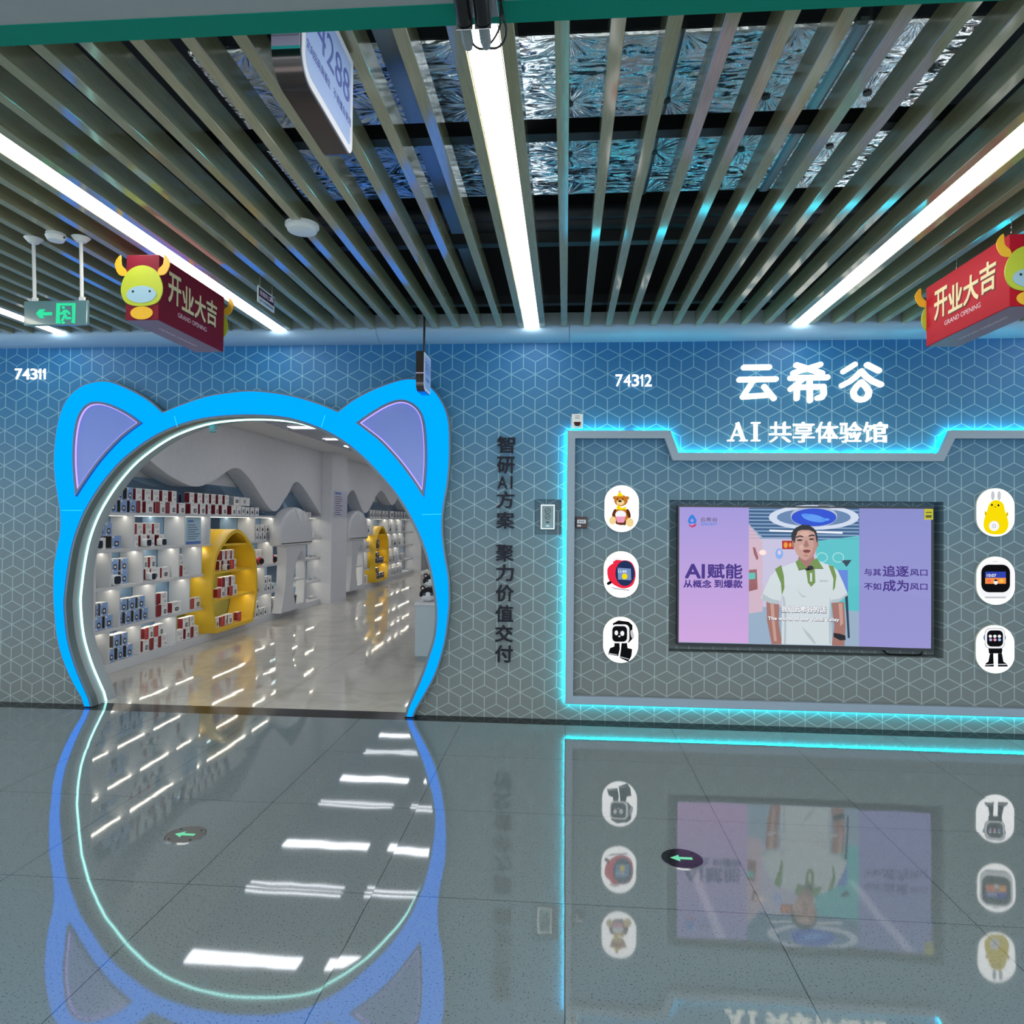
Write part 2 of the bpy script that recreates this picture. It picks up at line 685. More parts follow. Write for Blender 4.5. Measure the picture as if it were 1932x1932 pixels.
M_WHITE_WALL = make_plaster('white_plaster', (212, 212, 216), 0.03)
M_GREY_CEIL = make_plaster('grey_gypsum', (140, 147, 150), 0.03)
M_TEAL = mat('teal_trim', (0, 122, 104), 0.5, spec=0.15)
M_VOID = mat('black_void_paint', (24, 27, 32), 0.8)
M_BLACK = mat('black_plastic', (14, 15, 18), 0.35)
M_GRANITE = mat('black_granite', (16, 19, 22), 0.16, ior=1.4, spec=0.25)
M_WHITE_PL = mat('white_plastic', (225, 228, 230), 0.4)
M_CHROME = mat('brushed_steel', (190, 192, 195), 0.25, 1.0)
M_FRAME = mat('pale_blue_grey_lacquer', (140, 158, 176), 0.45)
M_SHELF = mat('white_lacquer', (208, 209, 213), 0.35)
M_YELLOW = mat('yellow_lacquer', (230, 188, 48), 0.4)
M_MIRROR = mat('blue_tinted_mirror', (164, 196, 222), 0.04, 1.0)
M_STRIP = emis('linear_light_diffuser', (255, 247, 232), LIGHT_STRIP)
M_FOIL_FILL = emis('foil_fill_light', (235, 246, 255), LIGHT_FOIL_FILL)
M_SHOPL = emis('shop_light_diffuser', (244, 248, 255), LIGHT_SHOP)
M_SHELFL = emis('shelf_led', (255, 246, 225), LIGHT_SHELF)
M_ARCH = emis('blue_lightbox', (0.0, 0.146, 0.68), LIGHT_ARCH, raw=True)
M_LEDCY = emis('cyan_led', (0.0, 0.62, 0.70), LIGHT_FRAME, raw=True)
M_LEDPALE = emis('pale_cyan_led', (0.40, 1.0, 0.92), 5.0, raw=True)

# ------------------------------------------------------------------ the setting
X0, X1 = -7.5, 7.5
ARCH_Y = 5.215                                # front of the arch lightbox


def px_poly(pts, y):
    return [on_wall(px, py, y) for px, py in pts]


ARCH_OUT_PX = [(159.6, 1325), (137.3, 1286.6), (118.6, 1243), (107.5, 1199.7), (102.5, 1150), (101, 1120), (102.2, 1070), (108, 1034), (113.5, 1005), (113.5, 965), (106.1, 917.6), (102.2, 878.8), (103.5, 840),
               (110, 796), (124.2, 757.2), (150.1, 731.3), (181.2, 721), (207, 721.4), (232.9, 731.3), (258.8, 744.2), (284.7, 761), (305.4, 780)]
ARCH_OUT_TOP = [(305.4, 780), (341.6, 765), (388.2, 749.4), (440, 741), (484, 739), (543.5, 746.8), (595.3, 761), (638, 778.4)]
ARCH_OUT_R = [(638, 778.4), (665.2, 757.2), (698.8, 739), (737.6, 723.5), (771.3, 715.8), (800, 722), (823, 744), (838.6, 772.7), (845, 801), (846.3, 840), (845, 878.8), (841, 917.6), (835, 950), (832, 982), (832.5, 1010),
              (837, 1047), (843.7, 1085.8), (845.5, 1120), (844.7, 1150), (839, 1199.7), (830.4, 1237), (818, 1274), (798, 1311.5), (777, 1347)]
ARCH_IN_PX = [(167.7, 1327.6), (152.2, 1292.9), (137.3, 1255.6), (123.6, 1206), (118, 1150), (119, 1120), (126.8, 1060), (137.2, 1013.4), (155.3, 966.8), (181.2, 922.8), (207, 889), (232.9, 862), (271.7, 832.2),
              (310.6, 810.2), (362.3, 792), (414, 783.6), (478.8, 781), (543.5, 787), (600.5, 805), (647, 829.6), (685.9, 860.7), (719.5, 895.6), (750.6, 933), (776.4, 974.6), (797, 1018.5), (810, 1057), (819, 1098.8),
              (825.5, 1150), (822.4, 1199.7), (811.8, 1237), (799.4, 1274), (784.5, 1309), (767.7, 1346)]
arch_out = spline(px_poly(ARCH_OUT_PX, ARCH_Y), 3)[:-1] + spline(px_poly(ARCH_OUT_TOP, ARCH_Y), 3)[:-1] + spline(px_poly(ARCH_OUT_R, ARCH_Y), 3)
arch_in = spline(px_poly(ARCH_IN_PX, ARCH_Y), 3)
# both ends stand on the floor
for L in (arch_out, arch_in):
    L[0] = (L[0][0], 0.0)
    L[-1] = (L[-1][0], 0.0)
hole = [(x * 1.0, z) for x, z in arch_in]

TVR = [on_wall(1263.4, 943), on_wall(1780.4, 947.3), on_wall(1780, 1241.6), on_wall(1262, 1229.6)]
tvx0, tvx1 = TVR[0][0], TVR[1][0]
tvz1, tvz0 = (TVR[0][1] + TVR[1][1]) / 2, (TVR[2][1] + TVR[3][1]) / 2
PB = [on_wall(1009, 942), on_wall(1059, 1009)]            # recess of the small control panel
pbx0, pbx1, pbz1, pbz0 = PB[0][0], PB[1][0], PB[0][1], PB[1][1]

WALL_T = 0.22
outer = [(X0, 0.0)] + [(x, z) for x, z in hole] + [(X1, 0.0), (X1, 3.3), (X0, 3.3)]
tv_hole = [(tvx0, tvz0), (tvx1, tvz0), (tvx1, tvz1), (tvx0, tvz1)]
pb_hole = [(pbx0, pbz0), (pbx1, pbz0), (pbx1, pbz1), (pbx0, pbz1)]
w = MB()
w.sheet(outer, WALL_Y, 'Y', [tv_hole, pb_hole])
w.k = 0
for (a0, a1, b0, b1, dep) in ((tvx0, tvx1, tvz0, tvz1, 0.13), (pbx0, pbx1, pbz0, pbz1, 0.05)):   # recess sides and backs
    y1 = WALL_Y + dep
    w.add([(a0, y1, b0), (a1, y1, b0), (a1, y1, b1), (a0, y1, b1)], [(0, 1, 2, 3)])
    for p, q in (((a0, b0), (a1, b0)), ((a1, b0), (a1, b1)), ((a1, b1), (a0, b1)), ((a0, b1), (a0, b0))):
        w.add([(p[0], WALL_Y, p[1]), (q[0], WALL_Y, q[1]), (q[0], y1, q[1]), (p[0], y1, p[1])], [(0, 1, 2, 3)])
w.k = 1
w.sheet(outer, WALL_Y + WALL_T, 'Y')
struct('wall_front', w, [M_WALLPAPER, M_WHITE_WALL])

f = MB().add([(X0, -7, 0), (X1, -7, 0), (X1, 5.15, 0), (X0, 5.15, 0)], [(0, 1, 2, 3)])
struct('floor', f, M_FLOOR)
f = MB().add([(X0, 5.15, 0), (X1, 5.15, 0), (X1, 5.36, 0), (X0, 5.36, 0)], [(0, 1, 2, 3)])
struct('trim_1', f, M_GRANITE)
f = MB().add([(X0, 5.36, 0), (3.0, 5.36, 0), (3.0, 23, 0), (X0, 23, 0)], [(0, 1, 2, 3)])
struct('floor_shop', f, M_MARBLE)

# the grey lining of the opening, with its recessed light line
rv = MB()
lip = offset_poly([(hole[0][0], -0.3)] + hole + [(hole[-1][0], -0.3)], -0.012)[1:-1]
lip[0], lip[-1] = (lip[0][0], 0.0), (lip[-1][0], 0.0)
band = hole + lip[::-1]
rv.prism(band, WALL_Y - 0.03, WALL_Y + WALL_T + 0.012)
struct('trim_2', rv, mat('grey_reveal_paint', (150, 158, 164), 0.5), smooth=40)

# soffit roll along the top of the wall and the pale board that the baffles meet
prof = [(5.30, 2.872), (5.262, 2.874), (5.222, 2.882), (5.186, 2.898), (5.160, 2.918), (5.147, 2.94), (5.147, 2.966), (5.30, 2.966)]
sf = MB()
for a, b in ((X0, -1.45), (-1.447, 0.015), (0.018, X1)):
    sf.prism(prof, a, b, 'X')
struct('trim_3', sf, mat('soffit_paint_glow', (146, 180, 212), 0.35), smooth=40)  # pale soffit paint, tinted bluer in place of the arch's glow
bd = MB().box((X0, 5.150, 2.966), (X1, 5.165, 3.06))
struct('trim_4', bd, mat('soffit_board', (150, 165, 172), 0.5))

# ceiling of the corridor: gypsum with a teal edge, black void above the baffles
g = MB().box((X0, -7, 2.65), (X1, 1.508, 3.2))
struct('ceiling_gypsum', g, M_GREY_CEIL)
g = MB().box((X0, 1.508, 2.648), (X1, 1.574, 3.2))
struct('trim_5', g, M_TEAL)
v = MB()
v.add([(X0, 1.574, 4.1), (X1, 1.574, 4.1), (X1, 5.3, 4.1), (X0, 5.3, 4.1)], [(0, 1, 2, 3)])
v.add([(X0, 1.576, 3.15), (X1, 1.576, 3.15), (X1, 1.576, 4.1), (X0, 1.576, 4.1)], [(0, 1, 2, 3)])
v.add([(X0, 5.29, 3.06), (X1, 5.29, 3.06), (X1, 5.29, 4.1), (X0, 5.29, 4.1)], [(0, 1, 2, 3)])
v.add([(X0, 1.574, 3.06), (X0, 5.29, 3.06), (X0, 5.29, 4.1), (X0, 1.574, 4.1)], [(0, 1, 2, 3)])
v.add([(X1, 1.574, 3.06), (X1, 5.29, 3.06), (X1, 5.29, 4.1), (X1, 1.574, 4.1)], [(0, 1, 2, 3)])
struct('ceiling_slab', v, M_VOID)

ZB, BW, BH = 2.95, 0.045, 0.10                 # baffles
LX = [-3.985, -2.203, -0.263, 1.684, 3.62]     # centres of the linear lights
BY0, BY1 = 1.58, 5.148
bxs = []
for i in range(len(LX) - 1):
    a, b = LX[i] + 0.0775, LX[i + 1] - 0.0775
    k = round((b - a) / 0.163)
    bxs += [a + (b - a) * j / k for j in range(k + 1)]
a = LX[0] - 0.0775
while a > -6.4:
    bxs.append(a)
    a -= 0.163
a = LX[-1] + 0.0775
while a < 5.2:
    bxs.append(a)
    a += 0.163
bm0 = MB().box((-BW / 2, BY0, ZB), (BW / 2, BY1, ZB + BH)).mesh('ceiling_baffle', M_BAFFLE, bevel=0.002, segs=1)
for x in sorted(bxs):
    o = bpy.data.objects.new('ceiling_baffle', bm0)
    COL.objects.link(o)
    o.location.x = x
    tag(o, kind='structure')
for k, y in enumerate((2.78, 3.86, 4.93)):     # black channels that carry the baffles
    c = MB().box((X0 + 0.1, y - 0.03, ZB + BH + 0.002), (X1 - 0.1, y + 0.03, ZB + BH + 0.062))
    o = struct('ceiling_carrier', c, mat('black_steel', (18, 20, 24), 0.5))

for i, x in enumerate(LX):
    pl = ['at the far left edge, behind the exit sign', 'left of the middle, behind the left red banner', 'in the middle, behind the twin spotlights', 'right of the middle, beside the right red banner', 'beyond the right edge of the view'][i]
    t = thing('linear_light', 'long white ceiling light strip ' + pl, 'ceiling light', (x, 3.36, ZB), 'linear lights between the ceiling baffles')
    h = MB().box((x - 0.052, BY0, ZB + 0.012), (x + 0.052, BY1, ZB + 0.075))
    h.build('housing', mat('light_housing', (60, 62, 64), 0.5), t)
    d = MB().box((x - 0.050, BY0, ZB + 0.001), (x + 0.050, BY1, ZB + 0.0118))
    d.build('diffuser', M_STRIP, t)
    d = MB().box((x - 0.030, BY0 + 0.02, ZB + 0.0755), (x + 0.030, BY1 - 0.02, ZB + 0.078))  # added glowing strip, hidden by the housing, that lights the foil duct
    d.build('foil_fill_strip', M_FOIL_FILL, t)

# ------------------------------------------------------------------ inside the shop: shell
CZ = 2.71
XS = -4.345                                    # front plane of the shelves
XB = -4.60                                     # back plane of the shelves
s = MB().box((XB - 0.12, 5.53, 0), (XB - 0.02, 13.0, CZ + 0.1))
struct('wall_left', s, M_WHITE_WALL)
s = MB().box((XB - 0.12, 13.0, 0), (XB - 0.02, 23.0, CZ + 0.1))
struct('wall_left_far', s, M_WHITE_WALL)
s = MB().box((XB, 12.06, 0), (-4.155, 12.93, CZ))
struct('pillar', s, M_WHITE_WALL)
s = MB().box((XB, 19.62, 0), (-4.12, 20.6, CZ))
struct('pillar_far', s, M_WHITE_WALL)
s = MB().box((XB, 23.0, 0), (3.0, 23.1, CZ + 0.1))
struct('wall_back', s, M_WHITE_WALL)
s = MB().box((3.0, 5.53, 0), (3.1, 23.1, CZ + 0.1))
struct('wall_right', s, M_WHITE_WALL)
s = MB()
s.box((XB - 0.12, 5.52, CZ), (-3.76, 23.0, CZ + 0.1))
struct('ceiling_shop', s, M_WHITE_WALL)
s = MB()
s.box((-3.80, 5.52, CZ + 0.10), (-3.76, 23.0, CZ + 0.32))
s.box((-3.76, 5.52, CZ + 0.3), (3.0, 23.0, CZ + 0.34))
struct('ceiling_shop_void', s, mat('dark_violet_grey', (44, 46, 58), 0.8))
s = MB()
y = 5.62
while y < 22.9:
    s.box((-3.755, y, CZ - 0.005), (2.99, y + 0.045, CZ + 0.075))
    y += 0.117
struct('ceiling_shop_slats', s, mat('shop_slat', (196, 200, 214), 0.4))

# ------------------------------------------------------------------ cat-ear arch lightbox
t = thing('arch_lightbox', 'big glowing blue arch with two cat ears around the shop entrance', 'illuminated arch', (-2.4, WALL_Y, 0))
inn = offset_poly([(hole[0][0], -0.3)] + hole + [(hole[-1][0], -0.3)], -0.022)[1:-1]
inn[0], inn[-1] = (inn[0][0], 0.004), (inn[-1][0], 0.004)
o2 = offset_poly([(arch_out[0][0], -0.3)] + arch_out + [(arch_out[-1][0], -0.3)], 0.014)[1:-1]
o2[0], o2[-1] = (o2[0][0], 0.004), (o2[-1][0], 0.004)
b = MB().prism(o2 + inn[::-1], ARCH_Y + 0.010, WALL_Y - 0.001)
b.build('casing', mat('olive_grey_metal', (98, 116, 118), 0.35, 0.3), t, smooth=35)
ao = [(x, max(z, 0.008)) for x, z in arch_out]
ai = [(x, max(z, 0.008)) for x, z in hole]
b = MB().prism(ao + ai[::-1], ARCH_Y, ARCH_Y + 0.0095)
b.build('lit_face', M_ARCH, t)
for p, q in [((116, 963), (155, 963)), ((796, 971), (833, 970)), ((606, 806), (613.5, 783.5)), ((335, 806), (329, 785))]:
    b = MB().prism(bar(on_wall(*p, ARCH_Y), on_wall(*q, ARCH_Y), 0.0022), ARCH_Y - 0.0015, ARCH_Y - 0.0005)
    b.build('seam', emis('lightbox_seam', (60, 215, 255), 1.2), t)
# the pale light line set into the lining of the opening
led = MB()
lp = offset_poly([(hole[0][0], -0.3)] + hole + [(hole[-1][0], -0.3)], -0.016)[1:-1]
lp[0], lp[-1] = (lp[0][0], 0.004), (lp[-1][0], 0.004)
led.tube([(x, WALL_Y + 0.10, z) for x, z in lp], 0.0075, 6)
led.build('light_line', M_LEDPALE, t)
EARS = [[(146.2, 937), (141, 878.8), (142.3, 827), (150, 788), (165.6, 765), (186.3, 758.5), (212.2, 763.6), (245.9, 780.5), (270.4, 798.6), (233, 827), (194, 868.4), (165.6, 907.3)],
        [(673, 798.6), (698.8, 780.5), (729.9, 762.3), (758.3, 754.6), (781.6, 762.3), (797, 780.5), (803.6, 806.3), (806.2, 840), (806.2, 878.8), (803.6, 912.4), (800.5, 938.8), (776.4, 902), (750.6, 868.4), (719.5, 834.8), (693.6, 814)]]
M_EARP = mat('lavender_acrylic', (104, 122, 184), 0.25, emit=(88, 112, 190), strength=0.32)
M_EARL = emis('lavender_led', (178, 150, 255), 1.6)
for e, tips in ((EARS[0], (0, 8)), (EARS[1], (0, 10))):
    pts = px_poly(e, ARCH_Y)
    a, c = tips
    loop = spline(pts[a:c + 1], 3)[:-1] + spline(pts[c:] + [pts[0]], 3)[:-1]
    i1 = offset_poly(loop, -0.018)
    fr = MB().prism(loop, ARCH_Y - 0.028, ARCH_Y - 0.0003, 'Y', [i1])
    fr.build('ear_frame', mat('grey_metal', (92, 110, 132), 0.4, 0.4), t)
    i2 = offset_poly(loop, -0.0245)
    li = MB().prism(i1, ARCH_Y - 0.022, ARCH_Y - 0.006, 'Y', [i2])
    li.build('ear_light', M_EARL, t)
    pn = MB().prism(i2, ARCH_Y - 0.010, ARCH_Y - 0.0006)
    pn.build('ear_panel', M_EARP, t)
# small sensor clipped under the top of the opening
c = MB().box((-2.925, WALL_Y + 0.16, 2.245), (-2.875, WALL_Y + 0.23, 2.275)).box((-2.90, WALL_Y + 0.13, 2.205), (-2.865, WALL_Y + 0.17, 2.25)).box((-2.91, WALL_Y + 0.19, 2.27), (-2.89, WALL_Y + 0.21, 2.30))
tag(c.build('door_sensor', mat('teal_grey_plastic', (80, 140, 150), 0.4), bevel=0.004), 'small teal sensor clipped under the top of the arch opening', 'sensor')

# ------------------------------------------------------------------ framed display wall
FZ1, FZM, FZ0 = 2.192, 2.026, 0.135            # top, lowered middle, bottom
FXL, FXR = 0.008, 3.535
fo = [(FXL, FZ0), (FXR, FZ0), (FXR, FZ1), (2.768, FZ1), (2.690, FZM), (0.836, FZM), (0.775, FZ1), (FXL, FZ1)]
fi = offset_poly(fo, -0.060)
FY = WALL_Y - 0.065
t = thing('panel_frame', 'pale raised frame with cyan backlight around the screen wall', 'frame', (1.77, WALL_Y, 1.1))
b = MB().prism(fo, FY, WALL_Y - 0.022, 'Y', [fi])
b.build('moulding', M_FRAME, t, bevel=0.003)
# standoffs between moulding and wall, inset from the outer edge
b = MB().prism(offset_poly(fo, -0.020), WALL_Y - 0.0225, WALL_Y - 0.0005, 'Y', [offset_poly(fo, -0.045)])
b.build('backing', mat('frame_backing', (120, 135, 150), 0.6), t)
led = offset_poly(fo, -0.005)
b = MB()
n = len(led)
for i in range(n):
    p, q = Vector(led[i]), Vector(led[(i + 1) % n])
    L = (q - p).length
    cuts = [(0, L)]
    if i == 6:                                 # the strip is broken on the upper left
        cuts = [(0, 0.265), (0.335, L)]
    if i == 4:
        cuts = [(0, 0.655), (0.69, L)]
    for c0, c1 in cuts:
        u = (q - p).normalized()
        a, c = p + u * c0, p + u * c1
        b.tube([(a.x, WALL_Y - 0.016, a.y), (c.x, WALL_Y - 0.016, c.y)], 0.0045, 6)
b.build('led_strip', M_LEDCY, t)

# ------------------------------------------------------------------ lettering on the wall
M_LETTER = emis('letter_face', (255, 255, 250), 1.5)
M_LSIDE = emis('letter_halo', (250, 255, 225), 1.8)
XD, ZD = (1, 0, 0), (0, 0, 1)


def lit_letters(name, label, items, face=0.030, group=None, halo=True):
    """items: list of (part builder) -> list of MB with outline prisms in wall pixels"""
    xs = [it[1] for it in items]
    c = on_wall(sum(p[0] for p in xs) / len(xs), sum(p[1] for p in xs) / len(xs))
    t = thing(name, label, 'illuminated sign', (c[0], WALL_Y, c[1]), group)
    for kind, ctr, data in items:
        m = MB()
        cx, cz = on_wall(*ctr)
        if kind == 'text':
            ch, w, h, bold = data
            text(m, ch, (cx, WALL_Y - face, cz), w, h, XD, ZD, 0.008, bold)
        else:
            for poly in data:
                m.prism(poly, WALL_Y - face - 0.008, WALL_Y - face)
        o = m.build('character', M_LETTER, t)
        if not halo:
            continue
        hb = MB()
        if kind == 'text':
            text(hb, ch, (cx, WALL_Y - 0.012, cz), w * 0.92, h * 0.94, XD, ZD, 0.006, 0.0)
        else:
            for poly in data:
                hb.prism(poly, WALL_Y - 0.018, WALL_Y - 0.012)
        hb.build('halo_light', M_LSIDE, o)
    return t


def number_items(s, x0, x1, y0, y1):
    out, n = [], len(s)
    wd = {'1': 0.50}
    tot = sum(wd.get(c, 1.0) for c in s) + 0.16 * (n - 1)
    x = x0
    for c in s:
        w = (x1 - x0) * wd.get(c, 1.0) / tot
        a, b2 = on_wall(x, (y0 + y1) / 2), on_wall(x + w, (y0 + y1) / 2)
        h = on_wall(x, y0)[1] - on_wall(x, y1)[1]
        if c == '1':                           # flagged figure one
            W_, z_ = b2[0] - a[0], a[1] - h / 2
            one = [(0.42, 0), (0.84, 0), (0.84, 1), (0.52, 1), (0.04, 0.80), (0.04, 0.60), (0.42, 0.74)]
            out.append(('poly', (x + w / 2, (y0 + y1) / 2), [[(a[0] + u * W_, z_ + v * h) for u, v in one]]))
        else:
            out.append(('text', (x + w / 2, (y0 + y1) / 2), (c, b2[0] - a[0], h, 0.012)))
        x += w + (x1 - x0) * 0.16 / tot
    return out


lit_letters('unit_number', 'small glowing white unit number above the left cat ear', number_items('74311', 33, 91, 697, 717), 0.020, None, False)
lit_letters('unit_number', 'small glowing white unit number above the frame, left of the big sign', number_items('74312', 1161, 1229, 708, 730), 0.020, None, False)


def zpt(p):                                    # close-up picture of the sign -> wall
    return on_wall(1340 + p[0] / 4.025, 660 + p[1] / 4.025)


def caps(strokes, r):
    out = []
    for st in strokes:
        pts = [zpt(p) for p in st]
        for a, b2 in zip(pts[:-1], pts[1:]):
            out.append(capsule(a, b2, r))
    return out


R = 0.0193
yun = caps([[(248, 140), (440, 138)], [(214, 232), (490, 228)], [(322, 236), (240, 362)], [(240, 362), (440, 348)], [(402, 285), (475, 374)]], R)
xi = caps([[(645, 122), (840, 184)], [(826, 118), (622, 182)], [(600, 220), (880, 215)], [(702, 222), (602, 304)], [(650, 292), (648, 374)], [(650, 290), (850, 285), (853, 340), (838, 366), (805, 370)], [(746, 252), (748, 390)]], R)
drop = [(1135, 250), (1100, 283), (1076, 322), (1082, 356), (1106, 378), (1135, 384), (1165, 378), (1188, 356), (1194, 322), (1170, 283), (1135, 250)]
gu = caps([[(1085, 118), (1002, 170)], [(1180, 120), (1268, 164)], [(1135, 168), (1095, 210), (1050, 245), (990, 276)], [(1135, 168), (1175, 210), (1220, 242), (1284, 270)], drop], R)
lit_letters('shop_name', 'big glowing white shop name in three rounded characters', [('poly', (1427, 724), yun), ('poly', (1524, 724), xi), ('poly', (1623, 724), gu)])
A_ = [bar(zpt((205, 556)), zpt((152, 690)), 0.0055), bar(zpt((198, 556)), zpt((246, 690)), 0.0125), bar(zpt((170, 650)), zpt((230, 650)), 0.005), bar(zpt((124, 692)), zpt((176, 692)), 0.005), bar(zpt((216, 692)), zpt((276, 692)), 0.005)]
I_ = [bar(zpt((337, 556)), zpt((337, 692)), 0.0125), bar(zpt((304, 559)), zpt((372, 559)), 0.005), bar(zpt((304, 692)), zpt((372, 692)), 0.005)]
its = [('poly', (1390, 816), A_), ('poly', (1424, 816), I_)]
for ch, a, b2 in (('共', 437, 605), ('享', 615, 780), ('体', 788, 958), ('验', 966, 1136), ('馆', 1146, 1330)):
    p, q = zpt((a, 552)), zpt((b2, 708))
    its.append(('text', (1340 + (a + b2) / 2 / 4.025, 660 + 630 / 4.025), (ch, q[0] - p[0], p[1] - q[1], 0.008)))
lit_letters('shop_subtitle', 'smaller glowing white line of writing below the big shop name', its)

t = thing('slogan_lettering', 'dark navy slogan of raised characters running down the wall beside the arch', 'lettering', (-0.466, WALL_Y, 0.5))
M_NAVY = mat('navy_acrylic', (10, 10, 34), 0.45, spec=0.25)
for ch, zx, zy in (('智', 213, 190), ('研', 211, 338), ('A', 186, 465), ('I', 252, 465), ('方', 208, 592), ('案', 207, 740), ('聚', 203, 980), ('力', 203, 1122), ('价', 203, 1270), ('值', 200, 1420), ('交', 197, 1565), ('付', 197, 1712)):
    cx, cz = on_wall(900 + zx / 3.864, 790 + zy / 3.864)
    w = 0.133 if ch not in 'AI' else (0.075 if ch == 'A' else 0.016)
    h = 0.126 if ch not in 'AI' else 0.098
    m = MB()
    text(m, ch, (cx, WALL_Y - 0.0008, cz), w, h, XD, ZD, 0.020, 0.016 if ch not in 'AI' else 0.0)
    m.build('character', M_NAVY, t)

# ------------------------------------------------------------------ television
TY = 5.335


def tv(zx, zy):                                # close-up picture of the screen -> screen plane
    return on_wall(1260 + zx / 3.578, 930 + zy / 3.578, TY)


c00, c10, c11, c01 = tv(78, 95), tv(1783, 107), tv(1775, 1052), tv(70, 1005)
sx0, sx1, sz1, sz0 = c00[0], c11[0], c00[1], (c11[1] + c01[1]) / 2
t = thing('television', 'wide wall television showing a person in a white and green polo shirt', 'television', ((sx0 + sx1) / 2, WALL_Y + 0.12, sz0))
b = MB().box((sx0 - 0.013, TY + 0.002, sz0 - 0.022), (sx1 + 0.013, TY + 0.05, sz1 + 0.013))
b.box((sx0 + 0.3, TY + 0.05, sz0 + 0.2), (sx1 - 0.3, WALL_Y + 0.1295, sz1 - 0.3))
b.build('cabinet', mat('tv_black', (13, 15, 19), 0.3), t, bevel=0.003)
b = MB()
for a0, a1, d0, d1 in ((sx0 - 0.013, sx0 - 0.001, sz0 - 0.022, sz1 + 0.013), (sx1 + 0.001, sx1 + 0.013, sz0 - 0.022, sz1 + 0.013), (sx0 - 0.001, sx1 + 0.001, sz1 + 0.001, sz1 + 0.013), (sx0 - 0.001, sx1 + 0.001, sz0 - 0.022, sz0 - 0.002)):
    b.box((a0, TY - 0.010, d0), (a1, TY + 0.0018, d1))
b.build('bezel', mat('tv_bezel', (20, 24, 34), 0.25), t)
scr = MB().box((sx0, TY, sz0), (sx1, TY + 0.0018, sz1)).build('display', screen('screen_base', (150, 172, 196)), t)
_ly = [0]


def pic(name, polys, m, lay, conv=tv):
    """a flat patch of the picture shown on the display; higher layers lie nearer the viewer"""
    for p in polys:
        MB().sheet([conv(*q) for q in p], TY - 0.0004 * lay).build(name, m, scr)


def pict(name, lines, m, lay, bold=0.0):
    for body, cx, cy, w, h in lines:
        b = MB()
        p, q, c = tv(cx - w / 2, cy), tv(cx + w / 2, cy), tv(cx, cy)
        hh = tv(cx, cy - h / 2)[1] - tv(cx, cy + h / 2)[1]
        text(b, body, (c[0], TY - 0.0004 * lay, c[1]), q[0] - p[0], hh, XD, ZD, 0, bold)
        b.build(name, m, scr)


pic('picture_background', [[(547, 100), (1292, 104), (1292, 290), (1000, 330), (640, 300), (547, 210)]], screen('pic_ceiling', (44, 84, 128)), 1)
st = []
for k in range(9):
    y = 108 + k * 24
    st.append([(548, y), (1290, y + 6), (1290, y + 16), (548, y + 9)])
pic('picture_ceiling_slat', st, screen('pic_slats', (128, 158, 192)), 2)
pic('picture_left_wall', [[(547, 212), (620, 300), (640, 330), (640, 800), (547, 815)]], screen('pic_lwall', (206, 178, 196)), 2)
pic('picture_middle_wall', [[(610, 300), (1000, 300), (1000, 770), (640, 770)]], screen('pic_mwall', (196, 190, 218)), 1.5)
pic('picture_right_wall', [[(1000, 325), (1292, 290), (1292, 800), (1000, 770)]], screen('pic_rwall', (84, 190, 196)), 2)
pic('picture_ring', [ellipse(985, 165, 305, 84)], screen('pic_ring', (205, 215, 235)), 3)
pic('picture_ring_gap', [ellipse(985, 165, 250, 60)], screen('pic_ring2', (96, 128, 170)), 4)
pic('picture_ring_rim', [ellipse(985, 158, 158, 74)], screen('pic_ring3', (176, 186, 206)), 5)
pic('picture_ring_screen', [ellipse(985, 165, 152, 60)], screen('pic_galaxy', (22, 70, 205)), 6)
pic('picture_ring_glow', [ellipse(985, 170, 80, 24, rot=0.2), ellipse(930, 150, 30, 10), ellipse(1060, 180, 32, 9)], screen('pic_galaxy2', (86, 150, 240)), 7)
pic('picture_lamp', [[(685, 248), (1180, 262), (1178, 276), (685, 260)]], screen('pic_lamp', (235, 240, 250)), 5)
pic('picture_red_sign', [[(770, 322), (850, 322), (850, 380), (772, 380)]], screen('pic_red', (170, 24, 22)), 4)
pic('picture_red_sign_text', [ellipse(795, 352, 14, 20), ellipse(825, 352, 9, 16)], screen('pic_redt', (235, 150, 40)), 5)
pic('picture_wall_emblem', [ellipse(752, 410, 26, 36)], screen('pic_emb', (130, 170, 235)), 4)
pic('picture_wall_emblem_hole', [ellipse(752, 402, 12, 16)], screen('pic_emb2', (216, 200, 228)), 5)
pic('picture_wall_light', [ellipse(640, 402, 24, 18)], screen('pic_wl', (255, 226, 220)), 4)
pic('picture_shelf', [[(547, 520), (600, 515), (606, 650), (547, 665)], [(573, 365), (590, 370), (612, 440), (600, 455), (580, 410)]], screen('pic_shelf', (150, 92, 96)), 4)
pic('picture_goods', [[(547, 540), (590, 538), (590, 580), (547, 584)]], screen('pic_goods', (90, 190, 180)), 5)
pic('picture_counter', [[(1140, 520), (1215, 520), (1215, 690), (1180, 690), (1140, 600)]], screen('pic_counter', (92, 130, 214)), 4)
pic('picture_stool', [[(1165, 455), (1240, 452), (1222, 478), (1205, 500), (1190, 478)], [(1195, 700), (1214, 690), (1228, 980), (1214, 980), (1205, 830)]], screen('pic_stool', (34, 58, 80)), 4)
for cx_, cy_ in ((1040, 436), (1150, 436)):
    b = MB()
    b.sheet([tv(*q) for q in ellipse(cx_, cy_, 39, 34)], TY - 0.0004 * 4, 'Y', [[tv(*q) for q in ellipse(cx_, cy_, 34, 29)]])
    b.build('picture_hoop', screen('pic_hoop', (176, 226, 230)), scr)
